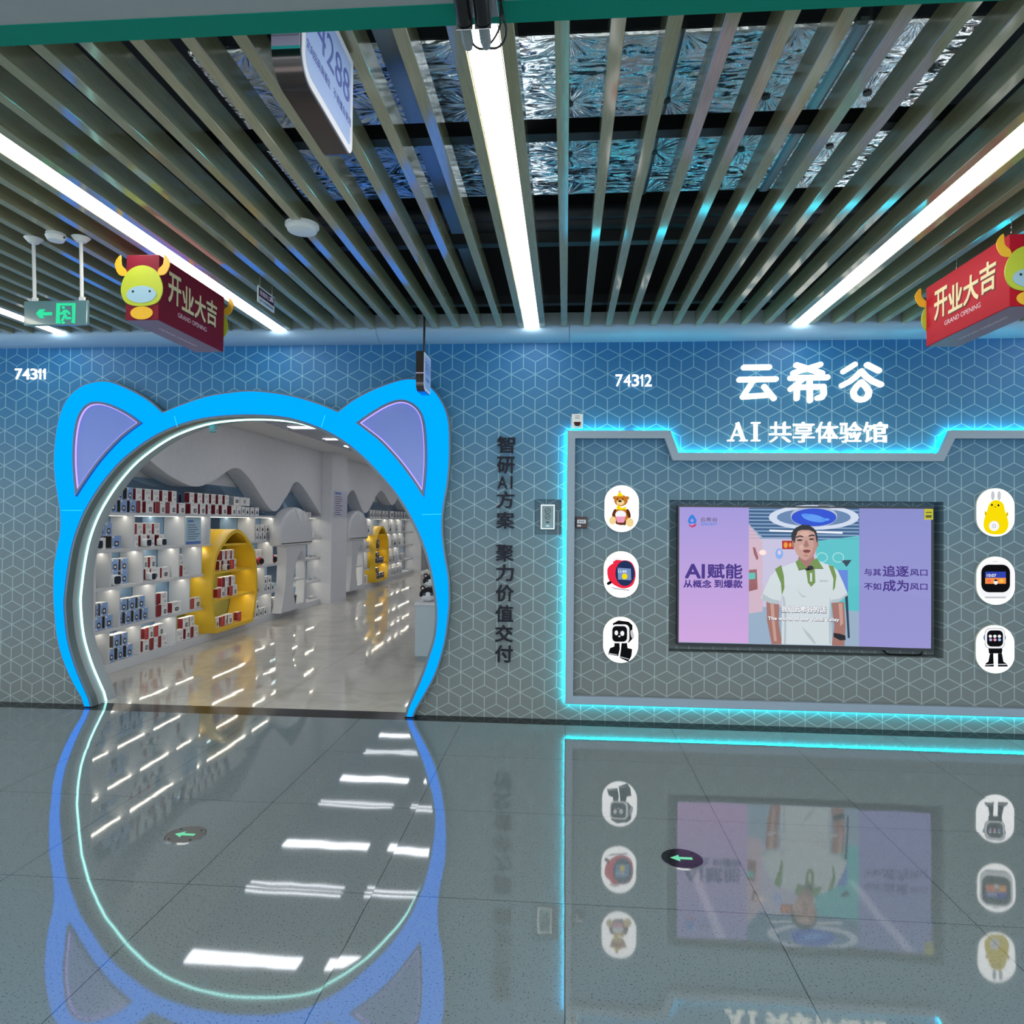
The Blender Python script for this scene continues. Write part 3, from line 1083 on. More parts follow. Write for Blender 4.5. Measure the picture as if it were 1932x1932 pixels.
# the side panels of the picture
pic('left_caption_panel', [[(78, 95), (547, 99), (543, 1014), (70, 1005)]], screen('pic_lp', (158, 146, 214), (206, 164, 220)), 8)
pic('right_caption_panel', [[(1292, 104), (1783, 107), (1775, 1052), (1290, 1035)]], screen('pic_rp', (132, 136, 200), (150, 146, 208)), 8)
M_VIO = screen('pic_violet', (58, 22, 128))
pict('left_caption', [('AI', 182, 528, 128, 92), ('赋能', 384, 528, 232, 96), ('从概念', 199, 613, 186, 52), ('到爆款', 408, 613, 188, 54)], M_VIO, 10, 0.035)
pict('right_caption', [('与其', 1381, 535, 112, 46), ('追逐', 1537, 528, 172, 72), ('风口', 1692, 538, 116, 44), ('不如', 1381, 630, 112, 46), ('成为', 1537, 626, 172, 74), ('风口', 1692, 633, 116, 44)], M_VIO, 10, 0.030)
pic('emblem_drop', [spline([(163, 145), (140, 172), (136, 196), (150, 210), (166, 204), (182, 208), (193, 190), (186, 170)], 3, True)], screen('pic_drop', (30, 120, 220)), 10)
pic('emblem_drop_hole', [spline([(163, 172), (152, 188), (163, 198), (175, 188)], 3, True)], screen('pic_lp2', (158, 148, 214)), 11)
pic('emblem_arc', [[(140, 210), (160, 222), (194, 205), (186, 226), (164, 234), (146, 226)]], screen('pic_arc', (196, 34, 96)), 10)
pict('emblem_name', [('云希谷', 277, 180, 114, 30)], screen('pic_ename', (46, 44, 70)), 10)
pict('emblem_subname', [('GEIROBOT', 277, 210, 114, 18)], screen('pic_ename2', (70, 130, 214)), 10, 0.02)
# the presenter in the picture
SK, SK2 = screen('pic_skin', (196, 152, 140)), screen('pic_skin_dark', (160, 112, 104))
HAIR = screen('pic_hair', (24, 24, 32))
SHIRT, GREEN = screen('pic_shirt', (206, 216, 220)), screen('pic_green', (110, 142, 70))
pic('presenter_arm', [[(664, 735), (752, 745), (748, 880), (772, 1021), (700, 1021), (668, 860)], [(1103, 742), (1188, 735), (1198, 900), (1190, 1032), (1104, 1030), (1122, 900)]], SK2, 12)
pic('presenter_shirt', [[(868, 462), (800, 488), (745, 510), (692, 560), (655, 640), (625, 712), (690, 745), (752, 752), (768, 690), (766, 1020), (1106, 1028), (1098, 742), (1150, 737), (1215, 688), (1180, 600), (1145, 525), (1110, 492), (1010, 462), (940, 520)]], SHIRT, 13)
pic('presenter_sleeve_trim', [[(722, 514), (764, 486), (782, 560), (786, 640), (768, 690), (762, 610)], [(1082, 486), (1116, 494), (1136, 560), (1126, 640), (1112, 662), (1116, 580)]], GREEN, 14)
pic('presenter_neck', [[(885, 420), (980, 420), (996, 470), (942, 522), (872, 470)]], SK2, 14)
pic('presenter_collar', [[(860, 466), (884, 446), (936, 506), (880, 518)], [(978, 452), (1004, 440), (1048, 508), (950, 506)], [(930, 512), (990, 512), (994, 604), (966, 634), (944, 606)]], GREEN, 15)
pic('presenter_placket', [[(958, 540), (972, 540), (972, 598), (958, 598)]], SHIRT, 16)
pic('presenter_microphone', [ellipse(960, 506, 22, 16), ellipse(940, 516, 16, 8)], HAIR, 17)
pic('presenter_hair', [[(838, 338), (831, 290), (838, 262), (862, 234), (905, 214), (950, 216), (985, 240), (1002, 262), (1010, 310), (1006, 340), (920, 330)]], HAIR, 15)
pic('presenter_ear', [ellipse(845, 346, 11, 24), ellipse(1006, 342, 8, 24)], SK2, 15.5)
pic('presenter_face', [[(848, 330), (850, 290), (866, 262), (900, 250), (950, 250), (984, 264), (998, 290), (1006, 330), (1002, 380), (986, 418), (958, 446), (928, 456), (898, 444), (868, 412), (852, 374)]], SK, 16)
pic('presenter_eyebrow', [[(862, 296), (890, 286), (912, 292), (912, 300), (888, 296), (864, 304)], [(948, 288), (970, 280), (990, 284), (990, 293), (970, 290), (950, 297)]], HAIR, 17)
pic('presenter_eye', [ellipse(888, 319, 19, 6), ellipse(968, 312, 17, 6)], HAIR, 17)
pic('presenter_nose', [[(926, 322), (936, 318), (952, 356), (940, 366), (918, 364), (914, 356)]], SK2, 17)
pic('presenter_mouth', [ellipse(936, 392, 26, 9)], screen('pic_mouth', (112, 44, 46)), 17)
pic('presenter_lip', [ellipse(936, 402, 20, 6)], screen('pic_lip', (178, 100, 98)), 17)
pic('presenter_face_side', [[(976, 300), (998, 292), (1006, 330), (1002, 380), (986, 418), (960, 445), (930, 456), (946, 436), (972, 400), (984, 350)]], screen('pic_skin_mid', (180, 134, 124)), 16.3)
pic('presenter_forehead', [ellipse(922, 276, 34, 16), ellipse(900, 366, 16, 18)], screen('pic_skin_light', (212, 170, 156)), 16.4)
pic('presenter_hairline', [[(848, 336), (850, 292), (862, 262), (880, 246), (872, 268), (862, 296), (856, 336)], [(990, 270), (1000, 285), (1008, 330), (1002, 336), (996, 300)]], HAIR, 16.6)
pic('presenter_chin_line', [ellipse(930, 424, 16, 4)], SK2, 16.6)
FOLD = screen('pic_shirt_fold', (178, 190, 198))
pic('presenter_shirt_fold', [[(770, 690), (786, 700), (800, 820), (796, 1020), (782, 1020), (784, 820)], [(1092, 700), (1100, 742), (1100, 1020), (1088, 1022), (1084, 860)], [(640, 680), (700, 716), (752, 726), (752, 752), (690, 745), (632, 718)], [(1102, 722), (1160, 712), (1208, 676), (1215, 688), (1150, 737), (1098, 742)], [(900, 900), (960, 955), (1000, 1015), (985, 1018), (935, 960)], [(860, 640), (905, 690), (940, 700), (905, 704)]], FOLD, 13.4)
pic('presenter_collar_edge', [[(880, 518), (936, 506), (938, 512), (882, 524)], [(950, 506), (1048, 508), (1048, 513), (952, 512)]], screen('pic_green_dark', (80, 108, 50)), 15.6)
pic('presenter_arm_light', [[(690, 748), (715, 750), (722, 880), (735, 1000), (715, 1000), (700, 860)], [(1150, 745), (1176, 742), (1182, 880), (1162, 900)]], SK, 12.4)
pic('presenter_watch', [[(1116, 944), (1160, 950), (1196, 962), (1198, 992), (1160, 994), (1118, 972)]], HAIR, 17)
pict('presenter_badge', [('GEIROBOT', 1052, 594, 60, 12)], screen('pic_badge', (120, 130, 134)), 17)
SUBO = screen('pic_subtitle_edge', (70, 72, 98))
pict('subtitle_outline', [('我们云希谷的话', 915, 787, 306, 46), ('The words of our Yunxi Valley', 914, 855, 484, 34)], SUBO, 18, 0.06)
pict('subtitle', [('我们云希谷的话', 914, 785, 302, 42), ('The words of our Yunxi Valley', 913, 853, 480, 30)], screen('pic_subtitle', (250, 250, 252)), 19, 0.024)
b = MB().box((*(lambda p: (p[0], TY - 0.0105, p[1]))(tv(1726, 180)),), (*(lambda p: (p[0], TY - 0.0095, p[1]))(tv(1786, 108)),))
b.build('energy_sticker', mat('yellow_sticker', (226, 210, 20), 0.5), t)
b = MB()
b.sheet([(p[0], p[1]) for p in [tv(1736, 128), tv(1776, 128), tv(1776, 136), tv(1736, 136)]], TY - 0.0108)
b.sheet([(p[0], p[1]) for p in [tv(1736, 150), tv(1776, 150), tv(1776, 168), tv(1736, 168)]], TY - 0.0108)
b.build('sticker_print', mat('sticker_ink', (90, 100, 30), 0.5), t)
cb = [on_wall(1260 + x / 3.578, 930 + y / 3.578, 5.37) for x, y in ((1440, 1050), (1470, 1078), (1510, 1092), (1600, 1094), (1690, 1094), (1715, 1080), (1718, 1050))]
b = MB().tube(spline([(x, 5.37, z) for x, z in cb], 4), 0.006, 6)
b.build('cable', M_BLACK, t, smooth=60)
b = MB().box((sx0 + 1.02, TY - 0.006, sz1 + 0.012), (sx0 + 1.10, TY + 0.03, sz1 + 0.028))
b.build('infrared_eye', mat('ir_grey', (120, 130, 140), 0.4), t)

# ------------------------------------------------------------------ six lit ovals with product pictures
OVAL_F = WALL_Y - 0.020
PW = emis('oval_white', (255, 255, 255), 2.2)


def pc(name, rgb, k=1.0):
    return emis('print_' + name, rgb, k)


def oval(label, box, s, ox, oy, art):
    """box: wall pixels of the oval; art: list of (part name, colour material, polygon or text) in close-up pixels"""
    x0, y0, x1, y1 = box
    cv = lambda q: on_wall(ox + q[0] / s, oy + q[1] / s, OVAL_F)
    a, c = on_wall(x0, y0, OVAL_F), on_wall(x1, y1, OVAL_F)
    t = thing('oval_lightbox', label, 'light box', ((a[0] + c[0]) / 2, WALL_Y, c[1]), 'oval lit product pictures beside the television')
    wdt = c[0] - a[0]
    hgt = a[1] - c[1]
    r = wdt / 2
    poly = rrect(a[0], c[1], c[0], a[1], r * 0.98, 12)
    MB().prism(poly, OVAL_F, WALL_Y - 0.0005).build('lit_panel', PW, t)
    rim = MB().prism(offset_poly(poly, 0.004), OVAL_F + 0.004, WALL_Y - 0.0004, 'Y', [poly])
    rim.build('rim', mat('oval_rim', (210, 214, 205), 0.4), t)
    for i, it in enumerate(art):
        nm, m, geo = it[0], it[1], it[2]
        b = MB()
        y = OVAL_F - 0.0004 * (i + 1)
        if isinstance(geo, str):
            cx, cy, w_, h_ = it[3]
            p, q = cv((cx - w_ / 2, cy - h_ / 2)), cv((cx + w_ / 2, cy + h_ / 2))
            text(b, geo, ((p[0] + q[0]) / 2, y, (p[1] + q[1]) / 2), q[0] - p[0], p[1] - q[1], XD, ZD, 0, 0.02)
        else:
            b.sheet([cv(q) for q in geo], y)
        b.build(nm, m, t)


E1 = ellipse
BR, BR2, CREAM = pc('bear', (196, 120, 44)), pc('bear_dark', (96, 52, 24)), pc('cream', (244, 214, 150))
YEL, BLK, PINK = pc('yellow', (250, 222, 10)), pc('black', (16, 17, 20)), pc('pink', (240, 160, 190))
RED, NAVY, WHT = pc('red', (238, 44, 72)), pc('navy', (36, 52, 92)), pc('white', (246, 247, 250))
GRY, SLATE = pc('grey', (196, 200, 206)), pc('slate', (120, 150, 196))
oval('lit oval picture of a teddy bear with hat and cupcake, top left of screen', (1141.6, 916, 1204.5, 1003.5), 5.083, 1080, 890, [
    ('picture_body', BR, E1(468, 430, 84, 84)), ('picture_shadow', BR2, [(412, 470), (520, 470), (510, 515), (420, 505)]),
    ('picture_ear', BR, E1(408, 250, 22, 18)), ('picture_ear', BR, E1(524, 252, 22, 18)), ('picture_head', BR, E1(465, 276, 66, 56)),
    ('picture_arm', BR2, E1(400, 400, 18, 46, rot=0.3)), ('picture_arm', BR2, E1(538, 400, 18, 46, rot=-0.3)),
    ('picture_muzzle', CREAM, E1(460, 295, 38, 27)), ('picture_nose', BLK, E1(455, 282, 17, 10)), ('picture_eye', BLK, E1(432, 262, 6, 7)), ('picture_eye', BLK, E1(482, 262, 6, 7)),
    ('picture_foot', CREAM, E1(384, 468, 34, 40)), ('picture_foot', CREAM, E1(550, 486, 38, 44)),
    ('picture_bow', YEL, [(432, 315), (470, 345), (524, 335), (510, 362), (456, 366), (420, 356)]),
    ('picture_hat', YEL, [(452, 180), (488, 236), (424, 236)]), ('picture_hat_tip', PINK, E1(453, 190, 14, 10)),
    ('picture_cupcake', WHT, E1(462, 412, 52, 40)), ('picture_cup', PINK, [(414, 430), (508, 430), (494, 488), (430, 488)])])
oval('lit oval picture of a red round clock, middle left of screen', (1140, 1040.5, 1204, 1127.6), 5.083, 1080, 890, [
    ('picture_shadow', GRY, [(350, 1100), (420, 1112), (560, 1130), (540, 1145), (400, 1128)]), ('picture_knob', WHT, E1(428, 838, 50, 16)), ('picture_strap', RED, [(386, 862), (420, 845), (476, 850), (470, 880), (400, 890)]),
    ('picture_body', RED, spline([(333, 950), (352, 905), (410, 868), (500, 848), (570, 872), (604, 950), (604, 1020), (575, 1090), (500, 1120), (420, 1098), (350, 1040)], 4, True)),
    ('picture_foot', BLK, capsule((344, 1072), (362, 1062), 15)), ('picture_face', NAVY, E1(504, 974, 93, 122)), ('picture_screen', SLATE, [(434, 920), (560, 930), (564, 1040), (438, 1034)]),
    ('picture_time', WHT, '11:44', (478, 956, 78, 30)), ('picture_chick', YEL, E1(500, 1004, 26, 28))])
oval('lit oval picture of a tilted black and white robot, bottom left of screen', (1139, 1164, 1203.3, 1251), 5.083, 1080, 890, [
    ('picture_back', BLK, [(386, 1455), (440, 1425), (540, 1438), (576, 1470), (580, 1600), (540, 1640), (400, 1600)]),
    ('picture_ear', GRY, E1(574, 1560, 16, 44, rot=-0.2)),
    ('picture_leg', BLK, [(404, 1620), (452, 1640), (455, 1700), (440, 1770), (340, 1752), (360, 1690), (400, 1675)]), ('picture_leg', BLK, [(470, 1640), (524, 1640), (530, 1690), (574, 1700), (566, 1770), (534, 1822), (452, 1785), (462, 1720)]),
    ('picture_head', WHT, rrect(372, 1464, 546, 1644, 44)), ('picture_face', BLK, rrect(382, 1480, 524, 1630, 38)),
    ('picture_eye', WHT, E1(421, 1545, 17, 23)), ('picture_eye', WHT, E1(478, 1550, 19, 24)), ('picture_mouth', WHT, E1(450, 1578, 10, 8)),
    ('picture_foot_edge', GRY, [(350, 1738), (430, 1752), (430, 1760), (348, 1748)]), ('picture_foot_edge', GRY, [(456, 1770), (540, 1792), (538, 1800), (454, 1778)])])
oval('lit oval picture of a yellow rabbit-eared radio, top right of screen', (1843.7, 921.8, 1914, 1011.9), 4.827, 1782, 900, [
    ('picture_ear', GRY, E1(440, 170, 18, 44)), ('picture_ear', GRY, E1(497, 170, 18, 44)),
    ('picture_body', YEL, spline([(470, 208), (410, 240), (385, 310), (356, 400), (360, 470), (400, 512), (470, 524), (540, 512), (578, 460), (580, 400), (552, 310), (532, 240)], 4, True)),
    ('picture_arm', pc('gold', (216, 186, 10)), E1(372, 330, 10, 20)), ('picture_arm', pc('gold', (216, 186, 10)), E1(570, 338, 10, 20)),
    ('picture_eye', BLK, E1(430, 254, 9, 10)), ('picture_eye', BLK, E1(489, 258, 9, 10)), ('picture_mouth', BR2, E1(459, 272, 8, 4)),
    ('picture_button', WHT, E1(449, 446, 46, 46)), ('picture_button_ring', GRY, E1(449, 446, 18, 18)), ('picture_button_dot', WHT, E1(449, 446, 10, 10))])
oval('lit oval picture of a white gadget with a square black screen, middle right of screen', (1843.7, 1050.6, 1914.6, 1141), 4.827, 1782, 900, [
    ('picture_body', WHT, rrect(316, 780, 616, 1110, 90)), ('picture_slot', GRY, E1(462, 770, 34, 6)), ('picture_face', BLK, rrect(334, 798, 596, 1050, 70)),
    ('picture_screen', pc('dusk', (50, 70, 176)), [(370, 862), (558, 862), (558, 972), (370, 972)]), ('picture_sunset', pc('sunset', (244, 150, 70)), [(370, 918), (558, 918), (558, 972), (370, 972)]),
    ('picture_time', WHT, '10:07', (426, 896, 84, 28)), ('picture_badge', pc('coral', (250, 110, 80)), E1(404, 946, 20, 18)), ('picture_badge', pc('amber', (250, 190, 80)), E1(516, 946, 20, 18)), ('picture_figure', WHT, E1(464, 958, 18, 22)), ('picture_figure_hair', BLK, E1(464, 940, 16, 8)),
    ('picture_base', GRY, [(358, 1088), (560, 1088), (550, 1106), (370, 1106)])])
oval('lit oval picture of an upright black legged robot, bottom right of screen', (1842.7, 1179.7, 1913.6, 1270.8), 4.827, 1782, 900, [
    ('picture_headphones', SLATE, rrect(352, 1424, 560, 1500, 36)), ('picture_rim', pc('iron', (60, 64, 70)), rrect(364, 1374, 552, 1564, 52)), ('picture_head', WHT, rrect(368, 1378, 548, 1560, 50)), ('picture_face', BLK, rrect(386, 1396, 532, 1544, 40)),
    ('picture_icon', WHT, E1(416, 1450, 15, 14)), ('picture_icon', WHT, E1(457, 1450, 15, 14)), ('picture_icon', WHT, E1(498, 1450, 15, 14)),
    ('picture_icon', pc('mauve', (190, 170, 220)), E1(418, 1482, 14, 13)), ('picture_icon', PINK, E1(457, 1482, 14, 13)), ('picture_icon', pc('sky', (150, 190, 240)), E1(498, 1482, 14, 13)),
    ('picture_hips', BLK, [(396, 1560), (526, 1560), (520, 1606), (400, 1606)]),
    ('picture_leg', BLK, [(410, 1606), (442, 1606), (446, 1726), (360, 1726), (372, 1694), (394, 1680)]), ('picture_leg', BLK, [(482, 1606), (520, 1606), (534, 1680), (566, 1700), (574, 1726), (482, 1726)]),
    ('picture_foot_edge', GRY, [(366, 1706), (444, 1700), (444, 1708), (362, 1716)]), ('picture_foot_edge', GRY, [(484, 1700), (560, 1700), (566, 1710), (484, 1710)])])

# ------------------------------------------------------------------ devices on the wall
c = on_wall(1089, 796)
t = thing('alarm_strobe', 'white alarm box with a dark red dome on top of the frame corner', 'fire alarm', (c[0], WALL_Y, c[1] - 0.055))
MB().box((c[0] - 0.042, WALL_Y - 0.036, c[1] - 0.056), (c[0] + 0.042, WALL_Y - 0.0005, c[1] + 0.056)).build('body', M_WHITE_PL, t, bevel=0.006)
b = MB()
b.prism([(c[0] - 0.026, c[1] - 0.006)] + ellipse(c[0], c[1] - 0.008, 0.026, 0.036, 12, PI, 2 * PI) + [(c[0] + 0.026, c[1] - 0.006)], WALL_Y - 0.050, WALL_Y - 0.0362)
b.build('beacon', mat('ruby_lens', (70, 10, 16), 0.15, coat=0.5), t, bevel=0.004)
for k in range(3):
    MB().box((c[0] - 0.018, WALL_Y - 0.0368, c[1] + 0.018 + k * 0.010), (c[0] + 0.018, WALL_Y - 0.0358, c[1] + 0.023 + k * 0.010)).build('sound_slot', mat('slot_grey', (150, 155, 160), 0.5), t)

c = on_wall(1097, 986)
t = thing('alarm_button', 'small dark red call point with a white label inside the frame edge', 'fire alarm', (c[0], WALL_Y, c[1] - 0.045))
MB().box((c[0] - 0.043, WALL_Y - 0.03, c[1] - 0.043), (c[0] + 0.043, WALL_Y - 0.0005, c[1] + 0.043)).build('body', mat('maroon_plastic', (56, 14, 26), 0.35), t, bevel=0.004)
MB().box((c[0] - 0.033, WALL_Y - 0.0312, c[1] - 0.006), (c[0] + 0.033, WALL_Y - 0.0302, c[1] + 0.022)).build('label_plate', mat('label_white', (196, 206, 216), 0.5), t)
MB().box((c[0] - 0.033, WALL_Y - 0.0312, c[1] - 0.030), (c[0] - 0.004, WALL_Y - 0.0302, c[1] - 0.017)).build('key_slot', mat('label_white', (196, 206, 216), 0.5), t)
b = MB()
for k in range(3):
    b.box((c[0] - 0.020 + k * 0.015, WALL_Y - 0.0318, c[1] + 0.004), (c[0] - 0.012 + k * 0.015, WALL_Y - 0.0313, c[1] + 0.013))
b.build('label_print', M_BLACK, t)

p0, p1 = on_wall(1019, 950.5), on_wall(1047.5, 1000)
cx, cz = (p0[0] + p1[0]) / 2, (p0[1] + p1[1]) / 2
t = thing('control_panel', 'grey metal control panel in a square recess beside the slogan', 'control panel', (cx, WALL_Y + 0.05, p1[1]))
MB().box((p0[0], WALL_Y + 0.022, p1[1]), (p1[0], WALL_Y + 0.0495, p0[1])).build('plate', mat('panel_metal', (110, 128, 132), 0.35, 0.5), t, bevel=0.003)
b = MB().prism([(p0[0] + 0.006, p1[1] + 0.006), (p1[0] - 0.006, p1[1] + 0.006), (p1[0] - 0.006, p0[1] - 0.006), (p0[0] + 0.006, p0[1] - 0.006)], WALL_Y + 0.018, WALL_Y + 0.0215, 'Y',
              [[(p0[0] + 0.014, p1[1] + 0.014), (p1[0] - 0.014, p1[1] + 0.014), (p1[0] - 0.014, p0[1] - 0.014), (p0[0] + 0.014, p0[1] - 0.014)]])
b.build('raised_rim', M_CHROME, t)
for dz, r in ((0.048, 0.024), (0.0, 0.022)):
    b = MB().prism(ellipse(cx, cz + dz, r, r, 24), WALL_Y + 0.016, WALL_Y + 0.0218, 'Y', [ellipse(cx, cz + dz, r * 0.8, r * 0.8, 24)])
    b.build('dial_ring', mat('dial_dark', (44, 54, 58), 0.3), t)
    MB().prism(bar((cx - r * 0.5, cz + dz - r * 0.3), (cx + r * 0.5, cz + dz + r * 0.3), 0.003), WALL_Y + 0.017, WALL_Y + 0.0218).build('dial_hand', mat('dial_dark', (44, 54, 58), 0.3), t)
MB().box((cx - 0.012, WALL_Y + 0.019, cz - 0.046), (cx + 0.012, WALL_Y + 0.0218, cz - 0.036)).build('switch', M_BLACK, t)
MB().box((cx - 0.014, WALL_Y + 0.019, cz - 0.076), (cx + 0.014, WALL_Y + 0.0218, cz - 0.062)).build('name_plate', mat('label_white', (196, 206, 216), 0.5), t)

# ------------------------------------------------------------------ things hanging from the baffles
XP, XN = (0, 1, 0), (0, -1, 0)                 # reading direction on faces turned to +x and -x


def shop_sign(name, label, x0, x1, y0, y1, z0, z1, number, m_top, scale=1.0, rod=True, lines=()):
    """a box sign hung lengthwise: rounded lower corners, printed sides"""
    t = thing(name, label, 'hanging sign', ((x0 + x1) / 2, (y0 + y1) / 2, z0))
    r = 0.055 * scale
    prof = [(y0, z1), (y0, z0 + r * 1.3)] + [(y0 + r * 1.4 - r * 1.4 * math.cos(a), z0 + r * 1.3 - r * 1.3 * math.sin(a)) for a in (PI / 2 * k / 8 for k in range(1, 9))] + \
           [(y1 - r * 0.8 + r * 0.8 * math.sin(a), z0 + r * 0.8 - r * 0.8 * math.cos(a)) for a in (PI / 2 * k / 8 for k in range(0, 9))] + [(y1, z1)]
    MB().prism(prof, x0 + 0.002, x1 - 0.002, 'X').build('case', mat('bronze_mirror_metal', (92, 84, 84), 0.18, 0.9), t, smooth=40)
    inner = offset_poly(prof, -0.006)
    MB().prism(inner, x1 - 0.0019, x1 + 0.001, 'X').build('face', mat('sign_white', (222, 224, 236), 0.3, emit=(150, 165, 220), strength=0.10), t)
    b = MB()
    yc = (y0 + y1) / 2
    b.prism(offset_poly(prof, -0.030 * scale), x1 + 0.0011, x1 + 0.0016, 'X')
    b.build('printed_panel', mat('sign_blue', (150, 176, 226), 0.3, emit=(120, 150, 215), strength=0.10), t)
    ink = mat('sign_ink', (72, 92, 176), 0.4)
    b = MB()
    text(b, number, (x1 + 0.0019, yc, z0 + (z1 - z0) * 0.62), (y1 - y0) * 0.80, (z1 - z0) * 0.30, XP, ZD, 0.0004, 0.0)
    b.build('number', ink, t)
    for j, (body, dy, wf) in enumerate(lines):
        b = MB()
        text(b, body, (x1 + 0.0019, yc + dy * (y1 - y0), z0 + (z1 - z0) * 0.33), (y1 - y0) * wf, (z1 - z0) * 0.085, XP, ZD, 0.0004, 0.0)
        b.build('notice', ink, t)
    return t


t = shop_sign('hanging_sign', 'large hanging sign numbered 74288 with blue printed side, near the teal beam', -0.752, -0.674, 1.678, 2.104, 2.622, 2.935, '74288', None, 1.0, True, (('定向招商商铺位', -0.21, 0.42), ('不得擅自使用', 0.25, 0.38)))
MB().box((-0.750, 1.6762, 2.692), (-0.676, 1.6778, 2.934)).build('end_plate', mat('pale_pink_tint', (226, 196, 236), 0.5, 0.0), t)  # added plate; its pink stands in for light mirrored by the metal end
MB().box((-0.748, 1.6755, 2.716), (-0.678, 1.6761, 2.719)).build('end_groove', mat('mauve_line', (176, 150, 180), 0.5), t)
MB().box((-0.750, 1.6762, 2.6845), (-0.676, 1.6778, 2.6915)).build('end_reflection', mat('aqua_reflection', (70, 205, 205), 0.3), t)  # painted reflection: the cyan streak mirrored in the metal end
for y in (1.75, 2.0):
    MB().cyl((-0.713, y, 2.93), (-0.713, y, 3.052), 0.006, 10).build('rod', M_BLACK, t)
t = shop_sign('hanging_sign', 'small dark hanging sign on a black rod in front of the right cat ear', -1.080, -1.020, 4.88, 5.125, 2.435, 2.716, '74311', None, 0.8, True, (('店铺编号', 0.0, 0.6),))
MB().cyl((-1.032, 4.935, 2.712), (-1.032, 4.935, 3.052), 0.008, 12).build('rod', M_BLACK, t)
MB().box((-1.079, 4.879, 2.555), (-1.021, 4.8815, 2.562)).build('end_strip', mat('pale_pink_tint', (216, 196, 226), 0.25, 0.4), t)

M_BANNER, M_BANNERR = mat('maroon_card', (118, 20, 44), 0.6, spec=0.2), mat('red_card', (170, 18, 40), 0.6, spec=0.15)
M_GOLDTXT = mat('pale_gold_print', (222, 206, 164), 0.6, spec=0.2)
M_OXL, M_OXH, M_OXM = mat('lime_card', (176, 190, 54), 0.45), mat('amber_card', (226, 176, 44), 0.45), mat('ice_blue_card', (150, 186, 208), 0.45)


def banner(label, x0, x1, y0, y1, z0, z1, side, m, hx, hooks):
    """hanging paper box with an ox-head cut-out on both ends; side = +1 when the readable face looks towards +x"""
    t = thing('opening_banner', label, 'hanging banner', ((x0 + x1) / 2, (y0 + y1) / 2, z0), 'hanging red grand opening boxes')
    MB().box((x0, y0, z0), (x1, y1, z1)).build('box', m, t, bevel=0.0015, segs=1)
    MB().box((x0 + 0.004, y0 + 0.004, z0 - 0.0012), (x1 - 0.004, y1 - 0.004, z0 - 0.0002)).build('underside', mat('grey_violet_card', (132, 108, 128), 0.5), t)
    xf = x1 if side > 0 else x0
    rd = XP if side > 0 else XN
    L = y1 - y0
    for i, ch in enumerate('开业大吉'):
        u = (-0.300 + 0.190 * i) * L
        yc = (y0 + y1) / 2 + (u + 0.01 * L) * side
        zc = z0 + (z1 - z0) * (0.60, 0.56, 0.55, 0.58)[i]
        h = (z1 - z0) * (0.46, 0.40, 0.40, 0.42)[i]
        sh = MB()
        text(sh, ch, (xf + side * 0.0006, yc + 0.004 * side, zc - 0.006), 0.170 * L, h, rd, ZD, 0.0005, 0.03)
        sh.build('character_shadow', mat('deep_maroon', (58, 10, 24), 0.5), t)
        b = MB()
        text(b, ch, (xf + side * 0.0014, yc, zc), 0.170 * L, h, rd, ZD, 0.0008, 0.03)
        b.build('character', M_GOLDTXT, t)
    b = MB()
    text(b, 'GRAND OPENING', (xf + side * 0.0010, (y0 + y1) / 2 - 0.02 * L * side, z0 + (z1 - z0) * 0.235), 0.44 * L, (z1 - z0) * 0.075, rd, ZD, 0.0005, 0.0)
    b.build('caption', mat('pale_print', (226, 196, 206), 0.45), t)
    b = MB()
    text(b, 'GRAND OPENING', ((x0 + x1) / 2, (y0 + y1) / 2, z0 - 0.0016), 0.55 * L, 0.016, rd, (-side, 0, 0), 0.0003, 0.0)
    b.build('underside_caption', mat('pale_print', (226, 196, 206), 0.45), t)
    cx = (x0 + x1) / 2
    W = (x1 - x0)
    for ye, dr in ((y0, -1), (y1, 1)):         # plain ox-head cut-outs on the two ends
        zc = z0 + (z1 - z0) * 0.52
        cut = MB()
        ya, yb = ye + dr * 0.0008, ye + dr * 0.007
        head = spline([(cx, zc + 0.105), (cx - 0.075, zc + 0.075), (cx - 0.112, zc - 0.01), (cx - 0.085, zc - 0.085), (cx, zc - 0.105), (cx + 0.085, zc - 0.085), (cx + 0.112, zc - 0.01), (cx + 0.075, zc + 0.075)], 4, True)
        cut.prism(head, ya, yb)
        hd = cut.build('ox_head', M_OXL, t)
        for sg in (-1, 1):
            horn = spline([(cx + sg * 0.085, zc + 0.055), (cx + sg * 0.125, zc + 0.060), (cx + sg * 0.148, zc + 0.115), (cx + sg * 0.118, zc + 0.160), (cx + sg * 0.112, zc + 0.110), (cx + sg * 0.088, zc + 0.085)], 3, True)
            MB().prism(horn, ya, yb - dr * 0.001).build('horn', M_OXH, hd)
            MB().prism(ellipse(cx + sg * 0.045, zc - 0.030, 0.006, 0.006, 12), yb + dr * 0.0024, yb + dr * 0.003).build('nostril', M_BLACK, hd)
        MB().prism(ellipse(cx, zc - 0.045, 0.080, 0.044, 32), yb + dr * 0.0002, yb + dr * 0.0022).build('muzzle', M_OXM, hd)
        MB().prism(ellipse(cx, z0 + 0.035, 0.060, 0.034, 24), ya, yb - dr * 0.002).build('chest', M_OXH, hd)
    for (hy, zt) in hooks:
        c = MB()
        zz = z1
        k = 0
        while zz < ZB + 0.08:                  # fine chain of flat links
            c.tube([(hx, hy, zz - 0.001), (hx + (0.0025 if k % 2 else 0), hy + (0 if k % 2 else 0.0025), zz + 0.006), (hx, hy, zz + 0.013)], 0.0016, 5)
            zz += 0.012
            k += 1
        c.build('chain', M_CHROME, t)
    return t


